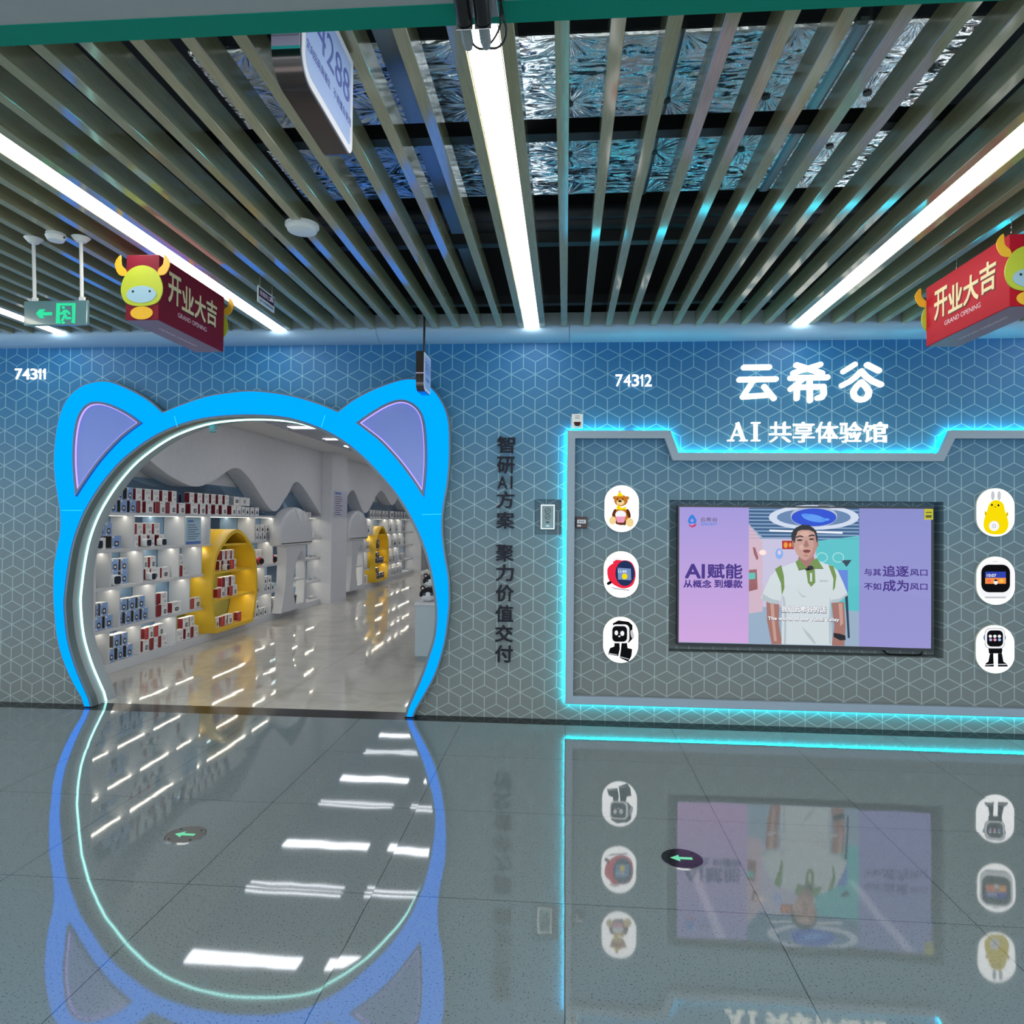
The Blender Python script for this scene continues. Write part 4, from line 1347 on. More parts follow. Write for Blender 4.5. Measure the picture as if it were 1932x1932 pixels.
banner('dark red hanging opening box to the left, its writing facing right', -2.262, -2.086, 3.38, 4.056, 2.515, 2.850, 1, M_BANNER, -2.125, ((3.50, 0), (3.92, 0)))
banner('bright red hanging opening box at the right edge, its writing facing left', 2.004, 2.180, 3.30, 4.03, 2.500, 2.830, -1, M_BANNERR, 2.085, ((3.42, 0), (3.88, 0)))

# exit sign
t = thing('exit_sign', 'green running man exit sign hanging on two white rods at far left', 'exit sign', (-2.653, 3.40, 2.497))
MB().box((-2.829, 3.392, 2.497), (-2.478, 3.412, 2.627)).build('plate', mat('exit_plate', (96, 134, 142), 0.15, coat=0.6), t, bevel=0.006)
gl = emis('exit_glow', (58, 236, 170), 0.95)


def ex(q):                                     # close-up picture of the sign
    p = hit(20 + q[0] / 8.783, 420 + q[1] / 8.783, 1, 3.390)
    return (p.x, p.z)


MB().prism([ex(q) for q in ((420, 1508), (478, 1436), (572, 1436), (530, 1484), (684, 1484), (684, 1534), (530, 1540), (562, 1582), (484, 1582))], 3.3895, 3.3919).build('arrow', gl, t)
MB().prism([ex(q) for q in ((758, 1334), (1074, 1334), (1062, 1676), (1000, 1650), (1022, 1600), (1018, 1374), (818, 1374), (812, 1600), (832, 1670), (748, 1672))], 3.3895, 3.3919).build('doorway', gl, t)
man = MB()
man.prism([ex(q) for q in ellipse(872, 1408, 25, 22)], 3.3895, 3.3919)
for st in ([(905, 1460), (890, 1540)], [(890, 1460), (850, 1505), (822, 1508)], [(925, 1458), (970, 1505)], [(895, 1540), (850, 1625)], [(905, 1530), (925, 1585), (990, 1582)], [(862, 1660), (880, 1655)]):
    for a, c in zip(st[:-1], st[1:]):
        man.prism([ex(q) for q in capsule(a, c, 18)], 3.3895, 3.3919)
man.build('running_man', gl, t)
for x in (-2.775, -2.515):
    MB().cyl((x, 3.40, 2.640), (x, 3.385, 2.93), 0.0085, 12).build('rod', M_WHITE_PL, t, smooth=40)
    MB().cyl((x, 3.385, 2.925), (x, 3.385, 2.949), 0.022, 24, 0.045).build('rose', M_WHITE_PL, t, smooth=40)
    MB().box((x - 0.014, 3.396, 2.622), (x + 0.014, 3.408, 2.645)).build('clamp', M_WHITE_PL, t)

# exhaust notice
ey0, ey1 = hit(487, 550, 0, -1.80).y, hit(518, 575, 0, -1.80).y
ez1, ez0 = hit(487, 537, 0, -1.80).z, hit(487, 569, 0, -1.80).z
t = thing('notice_board', 'small white and dark red notice hanging on two wires right of the left banner', 'notice', (-1.80, (ey0 + ey1) / 2, ez0))
MB().box((-1.806, ey0, ez0), (-1.80, ey1, ez1)).build('plate', mat('notice_white', (206, 216, 228), 0.4), t, bevel=0.0015, segs=1)
zm = ez0 + (ez1 - ez0) * 0.38
MB().box((-1.7998, ey0 + 0.008, zm), (-1.7992, ey1 - 0.008, ez1 - 0.010)).build('red_field', mat('notice_red', (66, 20, 44), 0.4), t)
b = MB()
text(b, '排烟风口', (-1.7989, ey0 + (ey1 - ey0) * 0.40, (zm + ez1 - 0.010) / 2), (ey1 - ey0) * 0.62, (ez1 - zm) * 0.46, XP, ZD, 0.0004, 0.03)
b.build('heading', mat('notice_print', (206, 190, 214), 0.5), t)
MB().prism([(ey1 - 0.075, zm + 0.018), (ey1 - 0.020, zm + 0.018), (ey1 - 0.030, zm + 0.046), (ey1 - 0.060, zm + 0.046)], -1.7991, -1.7985, 'X').build('symbol', mat('notice_print', (206, 190, 214), 0.5), t)
b = MB()
text(b, '请勿堵塞遮挡', (-1.7995, (ey0 + ey1) / 2, ez0 + (zm - ez0) * 0.5), (ey1 - ey0) * 0.82, (zm - ez0) * 0.38, XP, ZD, 0.0004, 0.0)
b.build('small_print', mat('notice_ink', (58, 84, 110), 0.5), t)
for y in (ey0 + 0.03, ey1 - 0.03):
    MB().cyl((-1.803, y, ez1 - 0.002), (-1.803, y, 3.05), 0.0018, 6).build('wire', M_CHROME, t)

# ceiling devices
p = hit(570, 432, 2, 2.94)
t = thing('ceiling_speaker', 'round white ceiling disc under the baffles right of the notice', 'ceiling speaker', (p.x, p.y, 2.93))
MB().cyl((p.x, p.y, 2.927), (p.x, p.y, 2.9485), 0.070, 40, 0.076).build('grille', M_WHITE_PL, t, smooth=40, bevel=0.003)
MB().cyl((p.x, p.y, 2.9486), (p.x, p.y, 2.962), 0.082, 40).build('flange', M_WHITE_PL, t, smooth=40)
p = hit(105, 448, 2, 2.93)
t = thing('smoke_detector', 'small white smoke detector between the two rods of the exit sign', 'smoke detector', (p.x, p.y, 2.91))
MB().cyl((p.x, p.y, 2.912), (p.x, p.y, 2.934), 0.036, 28, 0.048).build('head', M_WHITE_PL, t, smooth=40)
MB().cyl((p.x, p.y, 2.9342), (p.x, p.y, 2.9495), 0.045, 28).build('base', M_WHITE_PL, t, smooth=40)
MB().box((p.x + 0.034, p.y - 0.004, 2.925), (p.x + 0.05, p.y + 0.004, 2.932)).build('indicator', M_BLACK, t)

# twin spotlights on the teal beam
t = thing('twin_spotlight', 'twin black and silver spotlights bolted under the teal beam at top middle', 'spotlight', (-0.208, 1.5, 2.58))
MB().box((-0.252, 1.42, 2.642), (-0.160, 1.545, 2.6475)).build('mounting_plate', M_CHROME, t, bevel=0.001, segs=1)
for x in (-0.231, -0.190):
    c = MB()
    c.tube([(x, 1.380, 2.626), (x, 1.384, 2.6255), (x, 1.440, 2.612), (x, 1.4945, 2.599)], [0.010, 0.0160, 0.0165, 0.0170], 28)
    c.build('lamp_body', M_BLACK, t, smooth=40)
    c = MB()
    c.cyl((x, 1.418, 2.6172), (x, 1.432, 2.6138), 0.0174, 28)
    c.build('clamp_ring', M_CHROME, t, smooth=40)
    MB().cyl((x, 1.4975, 2.5985), (x, 1.548, 2.590), 0.0125, 24).build('barrel', mat('grey_barrel', (150, 158, 160), 0.3, 0.6), t, smooth=40)
    MB().cyl((x, 1.5485, 2.5899), (x, 1.564, 2.587), 0.0118, 24, 0.009).build('nozzle', mat('grey_barrel', (150, 158, 160), 0.3, 0.6), t, smooth=40)
    MB().box((x - 0.0185, 1.4948, 2.580), (x + 0.0185, 1.4968, 2.6418)).build('bracket', M_CHROME, t, bevel=0.0006, segs=1)
for path, rr in (([(940, 16), (950, 34), (955, 56), (950, 78), (938, 90), (922, 91), (905, 92), (893, 84), (890, 76)], 0.0028), ([(941, 16), (944, 40), (940, 58), (930, 76), (918, 88)], 0.0024)):
    pts = [hit(px_, py_, 2, 2.600) for px_, py_ in path]
    pts[0] = Vector((pts[0].x, pts[0].y + 0.03, 2.6478))
    MB().tube(spline([tuple(p) for p in pts], 5), rr, 8).build('cable', M_BLACK, t, smooth=60)
MB().cyl((pts[0].x, pts[0].y, 2.6462), (pts[0].x, pts[0].y, 2.6495), 0.010, 20).build('cable_gland', M_BLACK, t, smooth=40)

# ------------------------------------------------------------------ above the baffles
dx0, dx1 = hit(470, 250, 2, 3.42).x, hit(1850, 130, 2, 3.42).x
t = thing('foil_duct', 'broad air duct wrapped in crinkled silver foil above the ceiling baffles', 'air duct', ((dx0 + dx1) / 2, 3.40, 3.42))
MB().box((dx0, 2.72, 3.42), (dx1, 4.06, 3.86)).build('wrapping', M_FOIL, t, bevel=0.02, segs=3)
P_ = 0.44
i = math.ceil(dx0 / P_)
while i * P_ < dx1 - 0.06:
    for j in range(6, 10):
        yy = j * P_ + 0.08
        if 2.78 < yy < 4.0:
            MB().cyl((i * P_, yy, 3.412), (i * P_, yy, 3.4198), 0.019, 16).build('washer', mat('washer_grey', (34, 44, 48), 0.4), t)
    i += 1
for k, x in enumerate((-0.28, 0.42, 1.12)):
    MB().box((x - 0.035, 2.70, 3.414), (x + 0.035, 4.08, 3.88)).build('tape_band', mat('foil_tape', (150, 160, 162), 0.3, 0.9), t, bevel=0.02, segs=2)
q0 = hit(728, 62, 2, 3.25)
t = thing('cable_tray', 'long galvanised tray running towards the wall above the baffles left of the middle light', 'cable tray', (q0.x, 3.4, 3.25))
MB().box((q0.x - 0.045, 1.7, 3.25), (q0.x + 0.045, 5.2, 3.256)).build('tray_floor', mat('galvanised', (150, 160, 165), 0.35, 0.8), t)
for s_ in (-1, 1):
    MB().box((q0.x + s_ * 0.045, 1.7, 3.25), (q0.x + s_ * 0.048, 5.2, 3.30)).build('tray_side', mat('galvanised', (150, 160, 165), 0.35, 0.8), t)
for y, z, r, lab in ((4.45, 3.50, 0.05, 'dark pipe above the baffles just behind the foil duct'), (4.85, 3.62, 0.07, 'thicker dark pipe above the baffles nearest the patterned wall')):
    o = MB().cyl((X0 + 0.2, y, z), (X1 - 0.2, y, z), r, 20).build('ceiling_pipe', mat('dark_pipe', (46, 50, 56), 0.5, 0.3), smooth=40)
    tag(o, lab, 'pipe')

# ------------------------------------------------------------------ arrows let into the floor
for lab, px, py, m in (('round black floor marker with a green arrow in front of the television', 1287, 1621, mat('marker_black', (16, 18, 22), 0.12)), ('round steel floor marker with a green arrow in front of the arch', 350, 1576, mat('marker_steel', (150, 152, 146), 0.12, 0.7))):
    p = hit(px, py, 2, 0)
    t = thing('floor_marker', lab, 'floor marker', (p.x, p.y, 0))
    MB().cyl((p.x, p.y, 0.0002), (p.x, p.y, 0.004), 0.090, 48, 0.088).build('disc', m, t, smooth=40)
    MB().prism(ellipse(p.x, p.y, 0.0925, 0.0925, 48), 0.0002, 0.0035, 'Z', [ellipse(p.x, p.y, 0.0902, 0.0902, 48)]).build('rim', M_CHROME, t)
    a = [(-0.052, 0), (-0.012, 0.030), (-0.012, 0.010), (0.045, 0.010), (0.045, -0.010), (-0.012, -0.010), (-0.012, -0.030)]
    MB().prism([(p.x + u, p.y + v) for u, v in a], 0.0042, 0.0050, 'Z').build('arrow', mat('arrow_green', (120, 214, 170), 0.4, emit=(70, 190, 140), strength=0.35), t)
    for k in range(4):
        th = PI / 4 + k * PI / 2
        MB().cyl((p.x + 0.072 * math.cos(th), p.y + 0.072 * math.sin(th), 0.0041), (p.x + 0.072 * math.cos(th), p.y + 0.072 * math.sin(th), 0.0050), 0.005, 12).build('screw', M_BLACK, t)

# ------------------------------------------------------------------ shelving inside the shop
SURF = [0.098, 0.435, 0.835, 1.195, 1.550]     # standing surfaces, bottom to top
BT = 0.031
YC = 8.67                                      # middle of the near yellow niche


def sy(px, x=XS):
    return hit(px, 1050, 0, x).y


def shelf_unit(name, label, y0, y1, gaps, divs, mush):
    """gaps: per row the stretch left free for the niche"""
    t = thing(name, label, 'shelf unit', ((XS + XB) / 2, y0, 0))
    MB().box((XB + 0.001, y0, 0.0), (XS, y1, SURF[0])).build('plinth', M_SHELF, t, bevel=0.002, segs=1)
    MB().box((XB + 0.001, y0 - 0.03, 0.0), (XS, y0 - 0.0005, SURF[4])).build('end_panel', M_SHELF, t, bevel=0.002, segs=1)
    MB().box((XB - 0.012, y0, 0.10), (XB, y1, 1.94)).build('mirror_back', M_MIRROR, t)
    for r in range(1, 5):
        spans = [(y0, y1)] if r == 4 else [(y0, gaps[r][0]), (gaps[r][1], y1)]
        for a, b in spans:
            bd = MB().box((XB + 0.001, a, SURF[r] - BT), (XS, b, SURF[r])).build('shelf_board', M_SHELF, t, bevel=0.002, segs=1)
            MB().box((XS - 0.105, a + 0.03, SURF[r] - BT - 0.0008), (XS - 0.085, b - 0.03, SURF[r] - BT - 0.0003)).build('led_strip', M_SHELFL, bd)
    for r, ys in divs.items():
        for y in ys:
            MB().box((XB + 0.002, y, SURF[r] + 0.0004), (XS - 0.001, y + 0.020, SURF[r + 1] - BT - 0.0004)).build('divider', M_SHELF, t, bevel=0.002, segs=1)
    return t


NHALF = [(0.80, 0.0), (0.95, 0.22), (1.0, 0.38), (0.95, 0.58), (0.86, 0.74), (0.70, 0.83), (0.50, 0.90), (0.28, 0.965), (0.0, 1.0)]


def niche_gap(yc, hw, ztop, z):
    """widest half-width of the niche between the underside and the top of a board standing at z"""
    best = 0
    pts = spline(NHALF, 12)
    for u, v in pts:
        zz = SURF[0] + 0.001 + v * (ztop - SURF[0])
        if z - BT - 0.02 < zz < z + 0.02:
            best = max(best, u)
    return (yc - best * hw - 0.004, yc + best * hw + 0.004)


def niche(label, yc, hw, ztop):
    """yellow egg-shaped arch with shelves, standing proud of the unit"""
    t = thing('arch_niche', label, 'display niche', (-4.42, yc, SURF[0]))
    half = NHALF
    H = ztop - SURF[0]
    pts = [(yc + u * hw, SURF[0] + 0.001 + v * H) for u, v in half] + [(yc - u * hw, SURF[0] + 0.001 + v * H) for u, v in half[-2::-1]]
    loop = spline(pts, 4)
    inner = offset_poly(loop, -0.045)
    MB().prism(loop, XB + 0.003, -4.24, 'X', [inner]).build('shell', M_YELLOW, t, smooth=35)
    for z in (0.509, 0.844, 1.183):
        ys = [p[0] for i, p in enumerate(inner) if abs(p[1] - z) < 0.06]
        l = min(ys) - 0.004 if ys else yc - hw * 0.5
        r = max(ys) + 0.004 if ys else yc + hw * 0.5
        bd = MB().box((XB + 0.004, l, z - 0.024), (-4.262, r, z)).build('shelf_board', M_YELLOW, t)
        MB().box((-4.38, l + 0.03, z - 0.0249), (-4.36, r - 0.03, z - 0.0243)).build('led_strip', M_SHELFL, bd)
    return t


def mushroom(label, y0):
    """white mushroom-shaped display house; y0 is the left edge of its cap"""
    t = thing('mushroom_house', label, 'display niche', (-4.4, y0 + 0.65, SURF[0]))
    yc = y0 + 0.65
    cap = spline([(yc - 0.65, 1.10), (yc - 0.655, 1.26), (yc - 0.57, 1.46), (yc - 0.35, 1.62), (yc, 1.69), (yc + 0.35, 1.62), (yc + 0.57, 1.46), (yc + 0.655, 1.26), (yc + 0.65, 1.10)], 4)
    MB().prism(cap, XS + 0.002, -4.16, 'X').build('cap', M_SHELF, t, smooth=60, bevel=0.045, segs=4)
    ic = spline([(yc - 0.10, 1.66), (yc + 0.03, 1.52), (yc + 0.10, 1.46), (yc + 0.15, 1.53), (yc + 0.12, 1.64)], 3, True)
    MB().prism(ic, -4.165, -4.150, 'X').build('icing_drip', M_WHITE_PL, t, smooth=60, bevel=0.005)
    ic = spline([(yc + 0.20, 1.64), (yc + 0.24, 1.52), (yc + 0.30, 1.46), (yc + 0.34, 1.53), (yc + 0.30, 1.61)], 3, True)
    MB().prism(ic, -4.165, -4.150, 'X').build('icing_drip', M_WHITE_PL, t, smooth=60, bevel=0.005)
    body = spline([(yc - 0.50, 0.1), (yc - 0.43, 0.28), (yc - 0.36, 0.5), (yc - 0.33, 0.8), (yc - 0.34, 1.10)], 4) + spline([(yc + 0.44, 1.10), (yc + 0.46, 0.8), (yc + 0.49, 0.5), (yc + 0.50, 0.1)], 4)
    door = spline([(yc + 0.05, 0.17), (yc - 0.05, 0.45), (yc + 0.00, 0.70), (yc + 0.11, 0.88), (yc + 0.27, 1.0), (yc + 0.37, 0.88), (yc + 0.42, 0.55), (yc + 0.38, 0.17)], 4)
    MB().prism(body, XS + 0.002, -4.20, 'X', [door]).build('body', M_SHELF, t, smooth=40)
    for z, l, r in ((0.56, -0.045, 0.41), (0.86, 0.09, 0.37)):
        bd = MB().box((XS + 0.002, yc + l, z - 0.022), (-4.215, yc + r, z)).build('shelf_board', M_SHELF, t)
        MB().box((-4.30, yc + l + 0.03, z - 0.0228), (-4.286, yc + r - 0.03, z - 0.0223)).build('led_strip', M_SHELFL, bd)
    return t


NEAR_Y0, NEAR_Y1 = 6.13, 12.05
shelf_unit('shelf_unit', 'long white mirrored shelf unit nearest the entrance, full of boxed gadgets', NEAR_Y0, NEAR_Y1,
           {r: niche_gap(YC, 0.63, 1.365, SURF[r]) for r in (1, 2, 3)},
           {3: [6.68, 7.62, 8.18, 9.41, 10.15], 2: [6.33, 6.84, 7.51, 7.99, 10.02], 1: [6.47, 7.06, 7.74, 9.74], 0: [6.32, 6.81, 7.47, 9.98]}, 9.85)
niche('yellow arched display niche in the near shelf unit', YC, 0.63, 1.365)
mushroom('white mushroom-shaped display house at the far end of the near shelf unit', 9.86)
FY0, FY1 = 12.96, 19.56
FYC = (hit(709, 1096, 0, -4.24).y + hit(731.5, 1088, 0, -4.24).y) / 2
FHW = (hit(731.5, 1088, 0, -4.24).y - hit(709, 1096, 0, -4.24).y) / 2 * 1.18
g_ = (FYC - FHW * 0.98, FYC + FHW * 1.0)
fd = lambda *p: [sy(q) for q in p]
shelf_unit('shelf_unit', 'long white shelf unit behind the pillar, deeper in the shop', FY0, FY1, {r: niche_gap(FYC, FHW, 1.365, SURF[r]) for r in (1, 2, 3)},
           {3: fd(687, 703, 732, 745, 757), 2: fd(690, 738, 750, 760), 1: fd(681, 693, 741, 752), 0: fd(688, 738, 748, 758)}, 0)
niche('smaller looking yellow arched niche in the far shelf unit', FYC, FHW, 1.365)
mushroom('white mushroom-shaped display house just behind the pillar', 13.10)

# the wavy valance above the shelves
for nm, y0, y1, pts in (('trim_6', 5.53, 12.055, [(5.53, 2.10), (6.05, 2.42), (6.55, 2.30), (6.934, 2.107), (7.35, 1.956), (7.85, 1.876), (8.28, 1.984), (8.80, 2.169), (9.215, 2.063), (10.01, 1.623), (10.49, 1.846), (10.98, 2.105), (11.999, 1.608), (12.055, 1.60)]),
                        ('trim_7', 12.935, 19.6, [(12.935, 1.65), (13.3, 1.82), (13.92, 2.11), (14.81, 1.654), (16.0, 2.193), (17.12, 1.884), (17.94, 2.155), (18.8, 1.75), (19.6, 2.05)])):
    wv = spline(pts, 8)
    MB_ = MB().prism(wv + [(y1, CZ - 0.001), (y0, CZ - 0.001)], XB + 0.001, XS, 'X')
    struct(nm, MB_, M_WHITE_WALL, smooth=40)

# ------------------------------------------------------------------ goods: unit meshes, front towards +x, size given by the scale
K_BLUE, K_BLUED = mat('pale_blue_card', (134, 164, 212), 0.45), mat('dark_photo_card', (70, 62, 58), 0.45)
K_WHITE, K_RED = mat('white_card', (234, 232, 230), 0.45), mat('deep_red_card', (132, 24, 38), 0.45)
K_INK, K_GREY = mat('dark_print', (34, 38, 48), 0.45), mat('grey_print', (160, 162, 168), 0.5)
K_BRED = mat('bright_red_card', (196, 36, 36), 0.45)
K_PATT = mat('navy_pattern_card', (84, 88, 116), 0.45)


def unit_box(front, side, art):
    m = MB()
    m.box((-0.5, -0.5, 0), (0.5, 0.5, 1))
    m.k = 1
    if front != 0:
        m.k = front
        m.sheet([(-0.495, 0.005), (0.495, 0.005), (0.495, 0.995), (-0.495, 0.995)], 0.503, 'X')
    if side:
        m.k = side
        m.add([(-0.48, -0.503, 0.06), (0.48, -0.503, 0.06), (0.48, -0.503, 0.94), (-0.48, -0.503, 0.94)], [(0, 1, 2, 3)])
    for i, (k, poly) in enumerate(art):
        m.k = k
        m.sheet(poly, 0.506 + 0.003 * i, 'X')
    return m


MS = [K_WHITE, K_BLUE, K_BLUED, K_RED, K_INK, K_GREY, K_BRED, K_PATT]
lines = lambda k, y0, y1, zs: [(k, [(y0, z), (y1, z), (y1, z + 0.025), (y0, z + 0.025)]) for z in zs]
KIND = {
    'B': ('gadget_box', 'pale blue box', unit_box(1, 2, [(4, rrect(-0.22, 0.16, 0.26, 0.58, 0.14)), (0, ellipse(0.02, 0.37, 0.13, 0.10, 16)), (0, [(-0.46, 0.82), (-0.24, 0.82), (-0.24, 0.95), (-0.46, 0.95)]), (0, [(-0.46, 0.04), (-0.20, 0.04), (-0.20, 0.15), (-0.46, 0.15)])]), MS),
    'W': ('gadget_box', 'white maroon box', unit_box(0, 3, [(4, rrect(-0.10, 0.14, 0.32, 0.52, 0.12)), (5, rrect(0.0, 0.22, 0.26, 0.44, 0.05)), (3, [(-0.34, 0.84), (0.02, 0.84), (0.02, 0.87), (-0.34, 0.87)])]), MS),
    'K': ('gadget_box', 'white printed box', unit_box(0, 3, lines(5, -0.34, 0.30, (0.84, 0.74, 0.68, 0.62, 0.56)) + [(5, rrect(0.05, 0.16, 0.30, 0.34, 0.05))]), MS),
    'R': ('gadget_box', 'maroon faced box', unit_box(3, 3, lines(6, -0.25, 0.25, (0.80, 0.62, 0.44, 0.22))), MS),
    'Q': ('gadget_box', 'bright red box', unit_box(6, 3, lines(0, -0.22, 0.22, (0.78, 0.60, 0.42, 0.20))), MS),
    'V': ('gadget_box', 'wide white box', unit_box(0, 3, [(4, rrect(-0.20, 0.16, 0.20, 0.50, 0.10)), (5, rrect(-0.10, 0.26, 0.12, 0.40, 0.05)), (5, [(-0.42, 0.80), (0.10, 0.80), (0.10, 0.84), (-0.42, 0.84)])]), MS),
    'S': ('small_box', 'slim white box', unit_box(0, 5, [(4, ellipse(0.02, 0.34, 0.24, 0.18, 16)), (4, ellipse(0.04, 0.52, 0.14, 0.12, 12)), (5, [(-0.16, 0.80), (0.20, 0.80), (0.20, 0.86), (-0.16, 0.86)])]), MS),
    'P': ('small_box', 'plain white box', unit_box(0, 5, lines(5, -0.36, 0.32, (0.80, 0.62, 0.44, 0.26))), MS),
    'D': ('small_box', 'round print box', unit_box(0, 5, [(4, ellipse(0.05, 0.48, 0.28, 0.22, 16)), (5, ellipse(0.05, 0.48, 0.14, 0.11, 12))]), MS),
    'N': ('small_box', 'navy patterned box', unit_box(7, 4, [(0, rrect(-0.3, 0.5, 0.1, 0.8, 0.1)), (4, rrect(-0.05, 0.15, 0.35, 0.5, 0.1))]), MS),
}
PROTO = {}


def product(kind):
    if kind not in PROTO:
        nm, desc, m, ms = KIND[kind]
        PROTO[kind] = m.mesh(nm, ms)
    return KIND[kind][0], KIND[kind][1], PROTO[kind]


ORD = 'first second third fourth fifth sixth seventh eighth ninth tenth eleventh twelfth thirteenth fourteenth fifteenth sixteenth seventeenth eighteenth'.split()
HT = {'B': 0.128, 'W': 0.126, 'K': 0.126, 'R': 0.126, 'Q': 0.120, 'V': 0.122, 'S': 0.112, 'P': 0.110, 'D': 0.116, 'N': 0.13}
DP = {'B': 0.085, 'W': 0.062, 'K': 0.062, 'R': 0.062, 'Q': 0.06, 'V': 0.07, 'S': 0.05, 'P': 0.06, 'D': 0.07, 'N': 0.07}


def stock(where, z, tiers, plane=XS - 0.030, group='boxed gadgets on the shop shelves', hscale=1.0):
    """tiers: bottom first; each a list of (kind, left pixel, right pixel) of the box fronts"""
    zz = z
    for ti, row in enumerate(tiers):
        tier = ('' if len(tiers) == 1 else (' in lower layer' if ti == 0 else ' in upper layer'))
        top = 0
        for i, (k, a, b) in enumerate(row):
            nm, desc, me = product(k)
            ya, yb = hit(a, 1050, 0, plane).y, hit(b, 1050, 0, plane).y
            o = bpy.data.objects.new(nm, me)
            COL.objects.link(o)
            wdt = max(0.03, yb - ya - 0.002)
            h = HT[k] * hscale
            o.location = (plane - DP[k] / 2, (ya + yb) / 2, zz + 0.0004)
            o.scale = (DP[k], wdt, h)
            o.rotation_euler.z = math.radians(random.uniform(-1.2, 1.2)) if i else 0.0
            top = max(top, h)
            pos = '' if len(row) == 1 else (' ' + ORD[i] + ' from left')
            tag(o, desc + pos + tier + ', ' + where, 'box', group)
        zz += top + 0.0006


stock('on top of near shelves', SURF[4] + 0.0002, [
    [('B', 204, 219.5), ('B', 225.5, 238), ('B', 243.5, 255), ('R', 256.5, 262.5), ('K', 264, 266.5), ('W', 273.5, 288), ('R', 291.5, 300), ('W', 300.6, 310), ('R', 311, 318.5), ('W', 319.2, 331.5), ('W', 336, 348), ('W', 358.4, 372), ('W', 376, 386.4), ('K', 390.5, 397), ('W', 404.5, 411), ('W', 417.5, 427), ('W', 435.5, 444.2), ('W', 445, 453.7)],
    [('B', 220, 230), ('B', 237, 249), ('K', 254, 266), ('K', 271, 283), ('K', 286.6, 298.4), ('K', 304.6, 315), ('K', 322, 331.5), ('K', 355.7, 364.6), ('K', 371, 380), ('K', 384, 392.6), ('K', 397, 405), ('K', 410, 418), ('K', 422.6, 430), ('D', 439.5, 450.5), ('P', 451.5, 457), ('D', 457.6, 462), ('P', 462.6, 469.6)]])
stock('at right on near top shelf', SURF[4] + 0.0002, [[('D', 455, 460.5), ('S', 462, 469), ('S', 471.5, 478), ('S', 480.5, 487)]], group='slim boxes on the near top shelf')
stock('on near top shelf behind mushroom cap', SURF[4] + 0.0002, [[('P', 565, 571), ('P', 572, 576), ('P', 577, 581), ('P', 582, 586)]], XS - 0.10, 'slim boxes on the near top shelf', 0.7)
# upper row
Z = SURF[3] + 0.0002
stock('first bay of upper row', Z, [[('P', 186, 199), ('B', 210, 228)], [('B', 184.5, 197), ('B', 197.6, 210.4)]], XS - 0.095)
stock('second bay of upper row', Z, [[('K', 252.8, 260.5), ('K', 265, 276.6), ('K', 281.5, 291), ('K', 299, 309)], [('K', 257.4, 268.8), ('K', 274, 285.5), ('K', 290, 300.5)]], XS - 0.095)
stock('upper row right of yellow arch', Z, [[('S', 482, 486.5), ('S', 488, 493.5), ('S', 495.5, 502), ('S', 505, 510.6)], [('S', 481.6, 488), ('S', 491, 498), ('S', 500, 508)]])
stock('alone in upper row beside mushroom cap', Z, [[('S', 523.5, 528)]])
# second row
Z = SURF[2] + 0.0002
stock('second bay of second row', Z, [[('B', 210.4, 223.4), ('B', 228.5, 241.4)], [('B', 210.4, 224), ('B', 228, 241)]], XS - 0.110)
stock('third bay of second row', Z, [[('W', 275, 283), ('V', 285.5, 302.5), ('V', 306, 321)], [('W', 270.5, 279), ('W', 283.5, 294)]], XS - 0.095)
stock('fourth bay of second row', Z, [[('R', 338.5, 344), ('K', 345, 353)], [('K', 338, 346)]])
stock('second row right of yellow arch', Z, [[('P', 482, 487), ('P', 487.5, 493.5)], [('P', 482, 487), ('P', 487.5, 493.5)]], XS - 0.130)
stock('behind red robot in second row', Z, [[('P', 517, 526.5)]], XS - 0.130)
# third row
Z = SURF[1] + 0.0002
stock('first bay of third row', Z, [[('B', 181.5, 195), ('B', 200, 214.5)], [('B', 183, 187.5), ('B', 190.7, 205)]])
stock('second bay of third row', Z, [[('B', 228.5, 232.5), ('B', 238.3, 248.9), ('B', 253.9, 265), ('B', 269.5, 280.8)], [('B', 228.8, 241.4), ('B', 244, 257), ('B', 261.5, 274.6)]])
stock('third bay of third row', Z, [[('R', 296, 304.5), ('W', 306, 318), ('V', 326, 344)], [('R', 296, 300.5), ('K', 304.6, 317)]])
stock('in third row against the yellow arch', Z, [[('Q', 361.5, 366.5), ('W', 367.5, 380)]])
stock('third row right of yellow arch', Z, [[('S', 499, 502), ('S', 504, 510.4), ('S', 512.5, 518)], [('S', 498.8, 504.4), ('S', 506, 512.7)]])
stock('third row beside mushroom house', Z, [[('S', 529, 532.5), ('S', 533.3, 537)], [('S', 529, 532.5), ('S', 533.3, 537)]])
# bottom row
Z = SURF[0] + 0.0002
stock('second bay of bottom row', Z, [[('B', 208, 219), ('B', 225, 235.4), ('B', 241.4, 253)], [('B', 216.6, 229), ('B', 232.4, 243.5)]])
stock('third bay of bottom row', Z, [[('W', 272.5, 284), ('R', 285.6, 292), ('K', 293, 300.5), ('R', 301.5, 306.4), ('K', 307.3, 317.6)], [('Q', 276, 282.4), ('W', 283.2, 292), ('Q', 293.6, 300.4), ('W', 301.2, 311.4)]])
stock('fourth bay of bottom row', Z, [[('K', 335.6, 348), ('W', 353, 361), ('R', 362, 366.8), ('K', 367.7, 376.6)], [('W', 347, 358.4), ('K', 360, 368.8)]])
stock('bottom row right of yellow arch', Z, [[('S', 483, 489), ('S', 491, 497), ('S', 499, 505)], [('S', 484, 490.5)]])
stock('bottom row beside mushroom house', Z, [[('S', 516, 521.5), ('S', 524, 529), ('S', 531.5, 536)], [('P', 515.6, 522), ('P', 524, 529), ('S', 532, 537)]])
